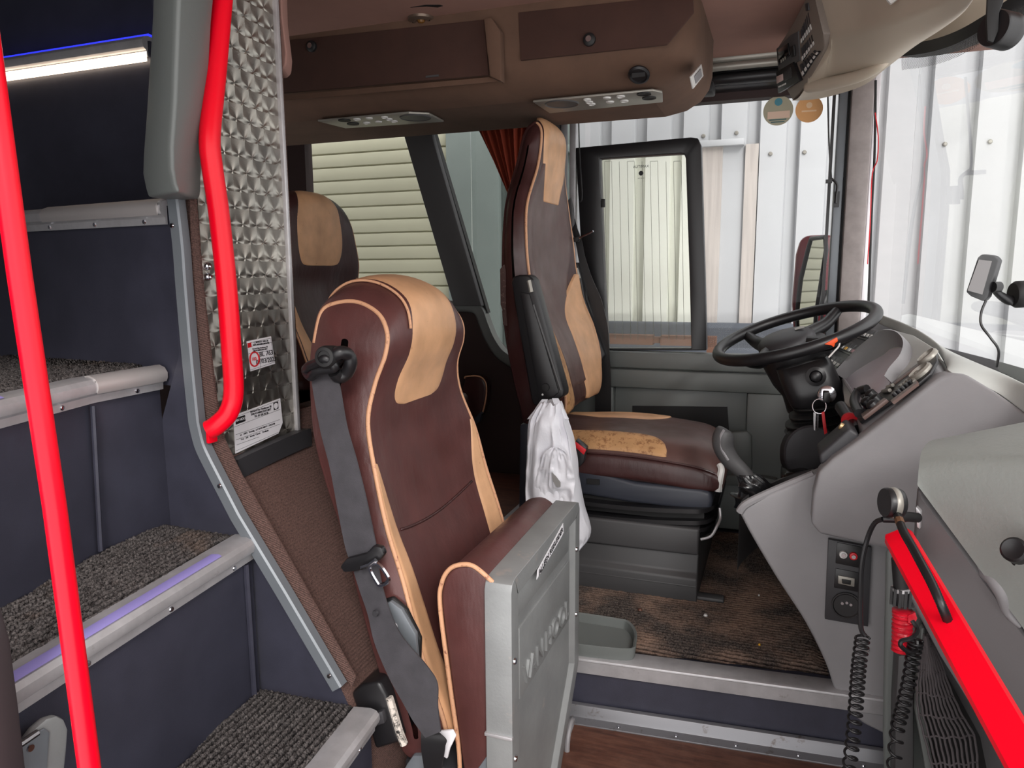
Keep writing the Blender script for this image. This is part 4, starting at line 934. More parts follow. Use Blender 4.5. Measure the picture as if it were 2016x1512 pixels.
# driver's belt
db = thing('seat_belt', 'black seat belt with steel tongue running down beyond the driver seat backrest', 'seat belt', at(1198, 800, y=2.50))
rib([((1122,430),(1130,425)),((1127,455),(1137,450)),((1134,480),(1146,476)),((1140,515),(1152,505)),((1150,555),(1166,548)),((1163,600),(1184,590)),((1174,650),(1196,640)),((1176,700),(1200,695)),((1172,760),(1203,755)),((1172,830),(1203,825))], 2.50, 'webbing', MT['black'], db)
MB().prism([at(a, b_, y=2.47) for a, b_ in ((1113, 400), (1123, 388), (1128, 410), (1130, 440), (1122, 455), (1115, 440))], (0, .015, 0)).build('belt_guide', MT['grey_dk'], db, bevel=.003)
MB().prism([at(a, b_, y=2.46) for a, b_ in ((1121, 470), (1122, 476), (1136, 476), (1142, 468), (1140, 464))], (0, .03, 0)).build('tongue_grip', MT['black_soft'], db, bevel=.002)
MB().tube([at(1141, 469, y=2.46), at(1147, 466, y=2.455), at(1160, 460, y=2.445), at(1168, 455, y=2.44)], .0035, 6).build('steel_tongue', MT['chrome'], db)

# ---- carrier bag
bg_ = thing('carrier_bag', 'white crumpled plastic carrier bag hanging from the driver seat armrest', 'bag', at(1110, 1090, y=1.84))
br = [(796,1058,1100,.03),(815,1046,1106,.04),(835,1038,1112,.05),(865,1034,1122,.06),(900,1033,1128,.07),(940,1031,1132,.08),(975,1030,1137,.085),(1010,1036,1144,.085),(1040,1055,1152,.08),(1062,1070,1154,.06),(1085,1085,1138,.04),(1096,1098,1124,.02)]
def bagp(v, ph):
    r = [cr([x[k_] for x in br], v*(len(br)-1)) for k_ in range(4)]
    a, c = at(r[1], r[0], y=1.82), at(r[2], r[0], y=1.82); m_ = (a+c)/2; hw = (c.x-a.x)/2
    cp = math.copysign(abs(math.cos(ph))**.7, math.cos(ph)); sp2 = math.sin(ph)
    cr_ = (vn(ph*3.2, v*5, 1)-.5)*.026 + (abs(vn(ph*5+v*3, v*8, 2)-.5)-.25)*.016 + math.sin(ph*9+v*4)*.006*(1-v)
    k_ = min(1, 6*(v+.08))
    return V((m_.x+hw*cp*(1+cr_*1.2), 1.85 + r[3]*sp2*.75 + cr_*k_*(1 if sp2 < .8 else 0), m_.z + (vn(ph*5, v*6, 4)-.5)*.014))
MB().rings([[bagp(i/70, j*2*math.pi/110) for j in range(110)] for i in range(71)]).build('bag_body', MT['bag'], bg_, ang=60)
fl = [(882,1082,1100),(890,1070,1112),(905,1062,1120),(925,1056,1126),(945,1052,1128),(965,1050,1128),(985,1052,1128),(1000,1060,1126)]
def flp(u, v):
    r = [cr([x[k_] for x in fl], v*(len(fl)-1)) for k_ in range(3)]; p = at(lerp(r[1], r[2], u), r[0], y=1.775)
    p.y += (vn(u*5, v*5, 6)-.5)*.022 + .02*abs(u-.5) + (abs(vn(u*9, v*8, 8)-.5))*.012; return p
MB().grid(flp, 36, 36).build('handle_flap', MT['bag'], bg_, ang=60)
MB().prism([at(a, b_, y=1.768) for a, b_ in ((1086, 930), (1094, 938), (1103, 950), (1103, 959), (1096, 958), (1089, 948))], (0, .003, 0)).build('hole_shade_patch', mat('grey_shadowed_film', (150, 148, 146), .6), bg_)  # flap is uncut; solid grey leaf painted as the shade in its hole
for a_, b_ in (((1046, 815), (1072, 792)), ((1104, 815), (1092, 790))):
    rib([((a_[0]-8, a_[1]+10), (a_[0]+16, a_[1]+10)), ((lerp(a_[0], b_[0], .6)-5, lerp(a_[1], b_[1], .6)), (lerp(a_[0], b_[0], .6)+10, lerp(a_[1], b_[1], .6))), ((b_[0]-5, b_[1]-6), (b_[0]+7, b_[1]-6))], 1.84, 'handle', MT['bag'], bg_, 12)

# ---- passenger seats behind
RY = 2.0
rr_ = [(618,760,.22,-.01),(600,690,.215,-.03),(578,630,.21,-.035),(564,570,.20,-.03),(560,520,.205,-.02),(559,470,.195,-.01),(557,430,.185,0),(552,400,.172,.02),(544,386,.158,.025),(528,384,.155,.02),(518,400,.172,.01),(514,450,.16,.01),(518,540,.19,.01),(533,640,.21,.01),(568,760,.22,0)]
rsurf, rP, rn = seat_surf(rr_, RY, .010)
rs_ = thing('passenger_seat', 'brown leather passenger seat with rounded tan headrest panel against the shutter window', 'seat', (-1.4, RY, .27), None)
seat_body(rsurf, rP, rn, RY, .01, 90).build('backrest', MT['leather_dk'], rs_, ang=75)
patch(rsurf, [(3.95,-.35,.35),(4.1,-.52,.52),(4.8,-.64,.64),(5.8,-.68,.66),(6.8,-.66,.62),(7.5,-.6,.55),(8.2,-.5,.45)], 12, 40).build('headrest_panel', MT['tan'], rs_, ang=75)
for sg in (-1, 1):
    rr = [(0,.60,.985),(1,.62,.985),(2,.7,.985),(2.7,.80,.985),(3.4,.94,.985)]
    patch(rsurf, [(t, min(a*sg, b*sg), max(a*sg, b*sg)) for t, a, b in rr], 8, 30).build('bolster_panel', MT['tan'], rs_, ang=75)
    MB().tube([rsurf(sg, t, .002) for t in [i*.12 for i in range(0, 75)]], .0035, 6).build('piping', MT['piping'], rs_, ang=180)
MB().box((-1.38, RY-.22, .52), (-.95, RY+.22, .66)).build('seat_cushion', MT['leather_dk'], rs_, bevel=.03, seg=3)
MB().box((-1.35, RY-.2, .272), (-1.05, RY+.2, .52)).build('base', MT['charcoal'], rs_, bevel=.01)
def dup(root, d, label):
    r = root.copy(); COL.objects.link(r); r.location = root.location + V(d); r['label'] = label; ORG[r.name] = r.location.copy()
    for ch in list(root.children):
        c = ch.copy(); COL.objects.link(c); c.parent = r
        for g_ in list(ch.children): e = g_.copy(); COL.objects.link(e); e.parent = c
    return r
dup(rs_, (-.06, -.46, 0), 'passenger seat almost hidden behind the steel panel, a tan bolster edge showing')
# folded table / small seat showing low behind the courier seat
q = [at(a, b_, y=2.56) for a, b_ in ((915, 745), (918, 741), (940, 740), (952, 746), (958, 760), (956, 790), (945, 822), (920, 828), (900, 800))]
ft = MB().prism(q, (0, .06, 0)).build('side_cushion', MT['leather_dk'], None, bevel=.01, seg=3); tag(ft, 'small dark leather pad with tan piping against the dark wall behind the courier seat', 'pad')
MB().tube([p+V((0, -.002, 0)) for p in curve(q[:8], 30)], .003, 6).build('piping', MT['piping'], ft)
q = [at(a, b_, y=2.44) for a, b_ in ((930, 828), (945, 812), (948, 815), (944, 830), (936, 836))]
MB().prism(q, (0, .02, 0)).build('clip', MT['navygrey'], ft)

# ---- curtain
def cur(u, v):
    a = at(lerp(931, 1052, u), 236, y=2.52); c = at(lerp(1000, 1030, u), 385, y=2.52)
    p = lerp(a, c, v); p.y += .018*math.sin(u*52+v*2)*(1-.5*v) + .008*math.sin(u*23+1); p.x -= .0*v; return p
b = MB().grid(lambda u, v: cur(u, -.15+v*1.15), 150, 20)
o = b.build('curtain', MT['curtain'], ang=180); tag(o, 'rust red pleated curtain gathered to a point behind the driver seat headrest', 'curtain')

# ================================================================== OVERHEAD LOCKER
lk = thing('overhead_locker', 'brown suede overhead locker above the driver with two lockable lids and silver service panels', 'locker', (-.9, 1.9, 1.48))
LY = 1.83
pf = [(0, CZ), (0, 1.60), (.008, 1.565), (.03, 1.535), (.07, 1.512), (.13, 1.500)]
plan = [(-2.6, LY, 0, 1)]
for i in range(15): plan.append((-2.6+(2.6-.36)*(i+1)/15, LY, 0, 1))
for i in range(1, 13):
    a = R(90*i/12); plan.append((-.36+.145*math.sin(a), LY+.145-.145*math.cos(a), -math.sin(a), math.cos(a)))
plan.append((-.215, 2.3, -1, 0))
rs = [[V((x+nx*d, y+ny*d, z)) for d, z in pf] for x, y, nx, ny in plan]
m0 = MB(); nn = len(pf)
m0.add([p for r in rs for p in r], [(i*nn+j, i*nn+j+1, (i+1)*nn+j+1, (i+1)*nn+j) for i in range(len(rs)-1) for j in range(nn-1)])
inner = [r[-1] for r in rs]
m0.ngon(inner + [V((-2.6, 2.3, 1.50))])
m0.prism([V((-2.6, 2.26, 1.50)), V((-.345, 2.26, 1.50)), V((-.345, 2.30, 1.50)), V((-.36, 2.60, 1.61)), V((-2.6, 2.60, 1.61))], (0, 0, .08))
m0.build('body', MT['suede'], lk, ang=40)
def lid(pp, nm, dx=0): 
    return MB().prism([at(a, b_, y=LY-.003) for a, b_ in pp], (0, .008, 0)).build(nm, MT['suede_dk'], lk, bevel=.0025, seg=2)
l1_ = lid([(520, 84), (953, 38), (962, 148), (525, 186)], 'lid'); l2_ = lid([(1020, 24), (1364, -12), (1366, 24), (1313, 88), (1024, 119)], 'lid')
MB().prism([at(a, b_, y=LY-.03) for a, b_ in ((952, 36), (966, 34), (985, 60), (986, 160), (964, 150))], (0, .03, 0)).build('divider', MT['suede'], lk, bevel=.003)
MB().prism([at(a, b_, y=LY-.004) for a, b_ in ((536, 190), (962, 152), (986, 160), (540, 200))], (0, .004, 0)).build('ledge', MT['suede'], lk)
for l_, px, py in ((l1_, 615, 92), (l2_, 1161, 79)):
    MB().lathe([(0, 0), (.015, 0), (.015, .008), (.010, .012), (0, .012)], at(px, py, y=LY-.003), (0, -1, 0), 22).build('lock_ring', MT['black_soft'], l_)
    MB().lathe([(0, 0), (.0075, 0), (.007, .003), (0, .003)], at(px, py, y=LY-.003)+V((0, -.011, 0)), (0, -1, 0), 16).build('lock_cylinder', MT['chrome'], l_)
MB().box(tuple(at(838, 153, y=LY-.006)), tuple(at(864, 150, y=LY-.004)+V((0, .003, .004)))).build('label_plate', MT['grey_dk'], l1_)
UZ = 1.497
def under(pp, h, m, nm, par, bev=.002): return MB().prism([at(a, b_, z=UZ) for a, b_ in pp], (0, 0, -h)).build(nm, m, par, bevel=bev)
def spanel(c4, flip, holes):
    par = under(c4, .006, MT['silver'], 'service_panel', lk)
    for kind, px, py, r_ in holes:
        p = at(px, py, z=UZ-.006)
        if kind == 's': MB().lathe([(0, 0), (r_+.004, 0), (r_+.002, .003), (r_, .001), (0, .003)], p, (0, 0, -1), 32).build('speaker_grille', MT['grey_dk'], par)
        elif kind == 'b': MB().lathe([(0, 0), (r_, 0), (r_, .003), (r_*.75, .004), (r_*.7, .002), (0, .002)], p, (0, 0, -1), 18).build('button_ring', MT['offwhite'], par)
        elif kind == 'l': MB().lathe([(0, 0), (r_, 0), (r_*.9, .003), (0, .005)], p, (0, 0, -1), 18).build('reading_lamp', MT['offwhite'], par)
        elif kind == 'n': MB().lathe([(0, .0), (r_, 0), (r_, .003), (r_*.6, .001), (0, .001)], p, (0, 0, -1), 18).build('air_nozzle', MT['black_soft'], par)
spanel([(625, 235), (805, 219), (845, 221), (874, 236), (680, 249)], 0, [('s', 818, 231, .042), ('n', 678, 236, .018), ('n', 695, 243, .018), ('b', 703, 234, .011), ('b', 722, 241, .011), ('l', 727, 232, .011), ('l', 745, 239, .011), ('b', 757, 230, .010), ('b', 766, 234, .010), ('b', 776, 238, .010)])
spanel([(1049, 197), (1285, 174), (1304, 178), (1305, 197), (1082, 219)], 1, [('s', 1106, 204, .042), ('n', 1268, 184, .018), ('n', 1278, 192, .018), ('b', 1222, 189, .011), ('b', 1229, 198, .011), ('l', 1195, 192, .011), ('l', 1201, 200, .011), ('b', 1156, 195, .010), ('b', 1160, 200, .010), ('b', 1165, 204, .010)])
p = at(1258, 149, y=1.865); p.z = 1.518
b = MB().lathe([(.0, 0), (.026, 0), (.026, .004), (.021, .007), (.019, .003), (0, .003)], p, V((0, -.75, -1)), 28).build('air_vent', MT['black'], lk)
MB().box((p.x-.016, p.y-.008, p.z-.008), (p.x+.016, p.y-.004, p.z+.002)).build('vent_flap', MT['black_soft'], b)
# light switch plate on the rounded end
q = at(1370, 150, x=-.222); 
sw = [at(a, b_, x=-.213) for a, b_ in ((1357, 151), (1378, 126), (1382, 150), (1362, 175))]
s_ = MB().prism(sw, (.004, 0, 0)).build('end_switch', MT['offwhite'], lk, bevel=.001)
MB().prism([lerp(p_, sum(sw, V())/4, .4)+V((.004, 0, 0)) for p_ in sw], (.002, 0, 0)).build('rocker', MT['grey'], s_)
# ceiling spot
q = at(829, 35, z=CZ); cl = thing('ceiling_spot', 'small round bronze ceiling spotlight near the top edge', 'light', q)
MB().lathe([(0, 0), (.034, 0), (.033, .006), (.02, .010), (.014, .006), (0, .006)], q, (0, 0, -1), 32).build('bezel', mat('bronze_bezel', (120, 104, 92), .35, .6), cl)
MB().lathe([(0, 0), (.011, 0), (.008, .006), (0, .008)], q+V((0, 0, -.006)), (0, 0, -1), 16).build('lens', mat('amber_lens', (120, 82, 40), .2), cl)
for dx in (-.024, .024): MB().lathe([(0, 0), (.003, 0), (0, .003)], q+V((dx, 0, -.0085)), (0, 0, -1), 8).build('screw', MT['chrome'], cl)
b = MB().prism([at(a, b_, z=CZ-.001) for a, b_ in ((808, 15), (838, 10), (866, 10), (872, 12), (862, 15), (840, 13))], (0, 0, .0008)); tag(b.build('ceiling_tear', MT['black_soft']), 'small dark tear in the ceiling fabric behind the round spotlight', 'tear')
# ================================================================== DRIVER'S SIDE CONSOLE
b = MB()
def XZ(px, py, y): p = at(px, py, y=y); return p.x, p.z
cy = 2.545
xa, zt = XZ(1190, 692, cy); xr, z1 = XZ(1207, 762, cy); xs_, z2 = XZ(1466, 905, cy)
_, zb = XZ(1300, 728, cy)
b.box((-.72, cy+.015, zb), (.33, 2.62, zt)); 
b.box((-.72, cy, z1), (.33, 2.62, zb-.004)); b.box((-.72, cy, .32), (xr, 2.62, z1)); b.box((xs_, cy, .32), (.33, 2.62, z1)); b.box((xr, cy, .32), (xs_, 2.62, z2))
b.box((xr, cy+.03, z2), (xs_, 2.62, z1)); b.box((-.72, cy+.04, ZP), (.33, 2.62, .32))
sc3 = b.build('side_console', MT['grey_gr'], None, bevel=.006, seg=2); tag(sc3, 'grey green side console with recessed pocket under the driver side window', 'console')
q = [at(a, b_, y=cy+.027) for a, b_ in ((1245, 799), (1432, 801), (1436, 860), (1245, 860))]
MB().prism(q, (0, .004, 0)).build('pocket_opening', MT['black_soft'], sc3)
q = [at(a, b_, y=cy-.012) for a, b_ in ((1398, 853), (1470, 849), (1480, 858), (1481, 925), (1470, 940), (1398, 930))]
MB().prism(q, (0, .02, 0)).build('lower_cover', MT['grey_gr'], sc3, bevel=.005)
q = [at(a, b_, y=cy-.03) for a, b_ in ((1412, 937), (1478, 935), (1530, 945), (1530, 958), (1412, 956))]
MB().prism(q, (0, .04, 0)).build('ledge', MT['grey_gr'], sc3, bevel=.005)

# ================================================================== DASHBOARD
da = thing('dashboard', 'large grey moulded dashboard with instrument hood, switches and lower console', 'dashboard', (.2, 1.9, ZP))
lc = [(1455,1008),(1480,1056),(1530,1140),(1585,1225),(1625,1305),(1648,1368),(1690,1418),(1740,1446),(1840,1500),(1900,1560),(2100,1560),(2100,900),(1650,915),(1600,935),(1500,978)]
Q = [at(a, b_, y=1.62) for a, b_ in lc]
Q = curve(Q[:9], 40) + Q[9:]
lcn = MB().prism(Q, (0, .045, 0)).build('lower_console', MT['grey'], da, bevel=.018, seg=5, ang=60)
Q2 = [at(a, b_, y=1.64) for a, b_ in ((1560,1170),(1585,1225),(1625,1305),(1648,1368),(1690,1418),(1740,1446),(1840,1500),(2100,1560),(2100,1100),(1610,1075),(1530,1110))]
MB().prism(Q2, (0, .40, 0)).build('console_body', MT['grey_dk'], da, bevel=.01, seg=2, ang=60)
rbk = [at(1456, 1006, y=1.64), at(1462, 985, y=1.75), at(1500, 960, y=1.95), at(1560, 935, y=2.0), at(1602, 925, y=1.95)]
MB().rings([[p, p+V((0, .012, 0)), p+V((0, .012, -.16)), p+V((0, 0, -.16))] for p in curve(rbk, 16)]).build('tray_wall', MT['grey_dk'], da, ang=50)
struct(MB().grid(lambda u, v: shield(u, -.2+v*1.04, .012), 30, 4).grid(lambda u, v: shield(u, -.2+v*1.04, .05), 30, 4).build('wall_front', MT['grey_dk']))
nA, nB = at(1612, 930, y=1.54), at(1855, 737, y=1.54); fC = at(1738, 641, y=2.38)
dd = (fC-nB)*(1.0/.84); n0 = (nB-nA).cross(fC-nA).normalized()
if n0.dot(CP-nA) < 0: n0 = -n0
sf = [(1597,1030),(1601,975),(1612,930),(1640,903),(1700,860),(1770,805),(1830,757),(1855,738)]
S_ = [at(a, b_, y=1.54) for a, b_ in sf]
lowr = [V((.36, 1.54, S_[-1].z-.02)), V((.40, 1.54, .55)), at(1780, 1085, y=1.54), at(1615, 1052, y=1.54)]
S2 = [at(a, b_, y=1.54) for a, b_ in ((1700,862),(1770,805),(1830,757),(1855,738))]
MB().prism(S2 + lowr[:2] + [V((S2[0].x+.07, 1.54, .50)), V((S2[0].x+.01, 1.54, S2[0].z-.04))], dd).build('instrument_body', MT['grey'], da, bevel=.008, seg=3, ang=40)
sfr = [(1597,1030,1.53),(1601,975,1.53),(1612,930,1.53),(1640,903,1.53),(1700,860,1.53),(1770,805,1.53),(1830,757,1.53),(1852,741,1.53),(1875,735,1.53),(1905,739,1.52),(1960,772,1.48),(2016,812,1.44),(2090,860,1.40),(2090,1120,1.40),(1900,1110,1.48),(1780,1085,1.53),(1615,1052,1.53)]
MB().prism([at(a, b_, y=y_) for a, b_, y_ in sfr], (0, .05, 0)).build('side_face', MT['grey'], da, bevel=.006, seg=3, ang=60)
outer = [at(a, b_, y=y_) for a, b_, y_ in ((1728,621,2.47),(1790,650,2.22),(1850,685,1.98),(1930,720,1.72),(2016,757,1.48),(2090,795,1.32))]
inner = [at(a, b_, y=y_) for a, b_, y_ in ((1738,641,2.38),(1800,662,2.10),(1847,692,1.83),(1862,718,1.64),(1875,734,1.54),(1960,771,1.50),(2016,811,1.45),(2090,860,1.41))]
def top(u, v):
    a = cr(inner, u*(len(inner)-1)); c = cr(outer, u*(len(outer)-1)); p = lerp(a, c, v); p.z += .02*math.sin(min(1, v*1.0)*math.pi)*.8; return p
tg = MB().grid(top, 48, 12)
tg.grid(lambda u, v: cr(outer, u*(len(outer)-1)) + V((.0, 0, -.12*v)), 48, 2); tg.grid(lambda u, v: cr(inner, u*(len(inner)-1)) + V((.0, 0.006, -.03*v)), 48, 2)
tg.build('top_cover', MT['grey_lt'], da, ang=50)
def ip(px, py, h=0): return onp(px, py, nA, n0, h)
def quad(c4, h0, h1, m, nm, par, bev=.001): return MB().prism([ip(a, b_, h0) for a, b_ in c4], n0*(h1-h0)).build(nm, m, par, bevel=bev)
# light surround right of the hood
quad([(1660,748),(1757,650),(1800,662),(1845,690),(1858,712),(1832,706),(1767,756),(1700,812),(1665,800)], -.002, .004, MT['grey_lt'], 'instrument_surround', da, .002)
swp = quad([(1600,700),(1640,640),(1722,635),(1757,650),(1660,745),(1632,748)], .0, .006, MT['charcoal'], 'switch_panel', da, .001)
def block(c4, n_, cols):
    pl_ = quad(c4, .006, .009, MT['black'], 'switch_plate', swp)
    A4 = [V(c+(0,)) for c in c4]
    B = lambda u, v: lerp(lerp(A4[0], A4[1], u), lerp(A4[3], A4[2], u), v)
    for i in range(n_):
        u0, u1 = .06+i*.88/n_, .06+(i+.8)*.88/n_
        quad([tuple(B(u, v).xy) for u, v in ((u0, .15), (u1, .15), (u1, .85), (u0, .85))], .008, .013, MT['charcoal'], 'rocker_switch', pl_, .0005)
        quad([tuple(B(u, v).xy) for u, v in ((u0+.02, .55), (u1-.02, .55), (u1-.02, .8), (u0+.02, .8))], .012, .0145, cols[i % len(cols)], 'switch_marking', pl_, .0003)
block([(1701,646),(1740,655),(1720,677),(1687,668)], 5, [MT['offwhite']])
block([(1672,640),(1694,645),(1684,662),(1664,656)], 3, [MT['charcoal'], MT['offwhite']])
block([(1664,671),(1707,686),(1685,707),(1647,690)], 5, [MT['green'], MT['offwhite'], MT['yellow'], MT['offwhite'], mat('pink_marking', (190, 140, 150), .5)])
block([(1640,698),(1677,714),(1654,735),(1628,716)], 4, [MT['offwhite']])
# hood and gauge glass
arc = [(1657,748),(1680,722),(1703,697),(1738,669),(1760,662),(1784,669),(1798,689),(1793,716),(1772,742),(1762,760)]
ino = [(1667,750),(1690,732),(1715,717),(1740,704),(1757,690),(1778,688),(1790,700),(1786,722),(1768,744),(1758,760)]
am_ = curve([V(c+(0,)) for c in arc], 44); im_ = curve([V(c+(0,)) for c in ino], 44)
k = MB().rings([[ip(a.x, a.y, .004), ip(a.x, a.y, .026), ip(lerp(a.x, b_.x, .12), lerp(a.y, b_.y, .12), .030), ip(lerp(a.x, b_.x, .25), lerp(a.y, b_.y, .25), .024), ip(b_.x, b_.y, .002)] for a, b_ in zip(am_, im_)])
k.build('instrument_hood', MT['grey'], da, ang=50)
gl_ = quad(ino[:9]+[(1740,776),(1705,806),(1690,790)], .004, .006, mat('pale_gauge_glass', (204, 198, 208), .3), 'gauge_glass', da, .001)  # pale lavender reflection painted into the glass colour
for i in range(5): quad([(1685+i*4.2, 768+i*3.4), (1688+i*4.2, 768+i*3.4), (1691+i*4.2, 778+i*3.4), (1688+i*4.2, 778+i*3.4)], .006, .0075, MT['ink'], 'warning_symbol', gl_, 0)
quad([(1663,752),(1668,750),(1706,806),(1700,812)], .004, .012, MT['grey'], 'hood_rim', da, .002)
# near control strip
cs_ = quad([(1767,757),(1832,708),(1850,702),(1852,718),(1838,742),(1815,762),(1700,838),(1693,828),(1722,793)], .004, .010, MT['black'], 'control_strip', da, .001)
quad([(1768,760),(1826,716),(1822,724),(1766,766)], .010, .012, mat('wood_look_inlay', (104, 84, 78), .35), 'inlay', cs_, 0)
quad([(1765,800),(1812,765),(1816,760),(1818,766),(1768,804)], .010, .016, mat('wood_look_inlay', (104, 84, 78), .35), 'inlay', cs_, 0)
for px, py, r_ in ((1836, 712, .022), (1822, 742, .024)):
    MB().lathe([(0, 0), (r_, 0), (r_, .006), (r_*.85, .010), (r_*.75, .004), (0, .006)], ip(px, py, .010), n0, 28).build('round_vent', MT['silver'], cs_)
for i in range(6): MB().lathe([(0, 0), (.005, 0), (.0045, .006), (0, .006)], ip(1784+i*6, 768-i*5+ (i%2)*1, .010), n0, 12).build('push_button', MT['silver'], cs_)
for i in range(5): MB().lathe([(0, 0), (.006, 0), (.005, .008), (0, .008)], ip(1772+i*8, 786-i*6, .010), n0, 12).build('push_button', MT['black'], cs_)
for a, b_ in (((1757, 772), (1768, 768)), ((1748, 780), (1762, 778)), ((1802, 750), (1812, 762))):
    MB().tube([ip(*a, .014), ip(*b_, .014)], .004, 8).build('chrome_bar', MT['silver'], cs_)
for px, py in ((1728, 790), (1738, 800), (1720, 805), (1733, 812)): MB().lathe([(0, 0), (.012, 0), (.011, .018), (.006, .022), (0, .022)], ip(px, py, .008), n0, 16).build('control_knob', MT['black'], cs_)
MB().tube(curve([ip(1706, 828, .02), ip(1703, 812, .03), ip(1712, 795, .034), ip(1728, 786, .03)], 16), .010, 10).build('control_arm', MT['black'], cs_)
quad([(1709,829),(1755,797),(1760,800),(1712,836)], .012, .02, mat('wood_look_inlay', (104, 84, 78), .35), 'inlay', cs_, .001)
# lower lever tray
lt = MB().prism([at(a, b_, y=1.56) for a, b_ in ((1612, 895), (1655, 858), (1672, 842), (1692, 855), (1688, 872), (1640, 905), (1616, 916))], (0, .10, 0)).build('lever_tray', MT['charcoal'], da, bevel=.006, seg=3)
k = MB().tube([at(1655, 800, y=1.80), at(1686, 848, y=1.66)], .013, 12).build('parking_brake_lever', MT['black'], da)
for s_ in (0, 1): MB().lathe([(0, 0), (.017, 0), (.017, .006), (0, .008)], at(1672+s_*5, 826+s_*7, y=1.70), (at(1686, 848, y=1.66)-at(1655, 800, y=1.8)), 18).build('red_collar', MT['redink'], k)
MB().lathe([(0, 0), (.008, 0), (.007, .02), (0, .02)], at(1672, 846, y=1.62), (-1, 0, .4), 14).build('brass_plug', mat('pale_brass', (190, 160, 120), .4, .6), k)
# dash details on side face
for px, py in ((1679, 978), (1679, 991), (1678, 1003)):
    MB().lathe([(.0, 0), (.0055, 0), (.005, .002), (.003, .002), (.0025, .0005), (0, .0005)], at(px, py, y=1.53), (0, -1, 0), 12).build('screw_socket', MT['silver'] if py < 985 else MT['charcoal'], da)
for px, py, r_ in ((1676, 992, .045),):
    c_ = at(px, py, y=1.5295); MB().tube([c_+V((math.cos(t)*r_, 0, math.sin(t)*r_*.8)) for t in [R(200+i*7) for i in range(22)]], .0009, 4).build('worn_ring', MT['grey_lt'], da)
# socket panel
sp3 = thing('socket_panel', 'black panel with audio jacks, serial port and round mains socket on the lower dashboard', 'socket panel', at(1665, 1230, y=1.60))
Ys = 1.606
def sq(c4, y, m, nm, par, th=.004, bev=.001): return MB().prism([at(a, b_, y=y) for a, b_ in c4], (0, th, 0)).build(nm, m, par, bevel=bev)
sq([(1631, 1062), (1716, 1078), (1709, 1234), (1624, 1219)], Ys, MT['charcoal'], 'base_plate', sp3, .012)
sA_ = sq([(1648, 1068), (1697, 1077), (1694, 1119), (1645, 1109)], Ys-.002, MT['black'], 'jack_module', sp3)
for px, m_ in ((1660, MT['offwhite']), (1680, MT['redink'])):
    MB().lathe([(0, 0), (.008, 0), (.0075, .006), (.004, .007), (.004, .003), (0, .003)], at(px, 1091 if px == 1660 else 1094, y=Ys-.002), (0, -1, 0), 18).build('audio_jack', m_, sA_)
    MB().lathe([(.003, 0), (.0045, 0), (.0042, .009), (.003, .009)], at(px, 1091 if px == 1660 else 1094, y=Ys-.003), (0, -1, 0), 12).build('jack_sleeve', MT['chrome'], sA_)
sB_ = sq([(1645, 1119), (1693, 1128), (1691, 1166), (1642, 1157)], Ys-.002, MT['black'], 'port_module', sp3)
sq([(1650, 1133), (1683, 1139), (1682, 1156), (1650, 1149)], Ys-.004, MT['silver'], 'serial_port', sB_, .003)
sq([(1657, 1140), (1676, 1143), (1675, 1152), (1658, 1149)], Ys-.0055, MT['black_soft'], 'port_opening', sB_, .002)
sC_ = sq([(1645, 1170), (1690, 1178), (1688, 1216), (1642, 1208)], Ys-.002, MT['black'], 'mains_module', sp3)
MB().lathe([(0, .001), (.024, .001), (.026, .003), (.029, .003), (.029, 0), (0, 0)], at(1666, 1192, y=Ys-.002), (0, -1, 0), 30).build('mains_socket', MT['black'], sC_)
for px, py in ((1658, 1187), (1667, 1186), (1675, 1190)): MB().lathe([(0, 0), (.0032, 0), (.003, .003), (0, .003)], at(px, py, y=Ys-.0035), (0, -1, 0), 10).build('contact', MT['chrome'], sC_)
MB().lathe([(0, 0), (.004, 0), (.003, .002), (0, .002)], at(1708, 1280, y=1.615), (0, -1, 0), 10).build('screw', MT['chrome'], da)

# gear lever
gl2 = thing('gear_lever', 'dark grey gear lever with moulded grip and creased black leather gaiter', 'gear lever', at(1530, 990, y=1.85))
gp = [at(1430, 846, y=1.86), at(1424, 858, y=1.86), at(1424, 880, y=1.86), at(1438, 905, y=1.86), at(1458, 925, y=1.86), at(1474, 942, y=1.86)]
MB().tube(curve(gp, 26), lambda t: (.012+.018*math.sin(min(1, (t+.12)*2.2)*math.pi/2)-.013*t)*(.55 if t < .03 else 1), 18).build('grip', MT['grey_dk'], gl2, ang=80)
MB().tube(curve([p+V((-.004, -.022, .004)) for p in gp[:4]], 14), .0035, 6).build('grip_rim', MT['grey'], gl2)
cb = [(at(1468, 932, y=1.86), .022), (at(1482, 950, y=1.86), .032), (at(1500, 968, y=1.87), .048), (at(1518, 980, y=1.88), .065), (at(1530, 992, y=1.90), .078), (at(1540, 1008, y=1.92), .08)]
def gait(u, ph):
    c_ = cr([c[0] for c in cb], u*5); r_ = cr([c[1] for c in cb], u*5)
    f = 1 + .22*(abs(vn(ph*2.2, u*4, 3)-.5)*2-.5) + .10*math.sin(ph*3+u*7) + .12*math.sin(u*22+math.sin(ph*2)*2)*u
    return c_ + V((math.cos(ph)*r_*f*1.25, math.sin(ph)*r_*f, .012*math.sin(u*20+ph*2)*u))
gm = mat('glossy_black_leather', (24, 24, 26), .22, bump=(60, .5, .003))
MB().rings([[gait(i/40, j*2*math.pi/72) for j in range(72)] for i in range(41)]).build('gaiter', gm, gl2, ang=50)
q = [at(a, b_, y=2.0) for a, b_ in ((1535, 935), (1590, 925), (1612, 950), (1590, 985), (1540, 985))]
MB().prism(q, (0, .15, 0)).build('gaiter_base', gm, gl2, bevel=.02, seg=3)
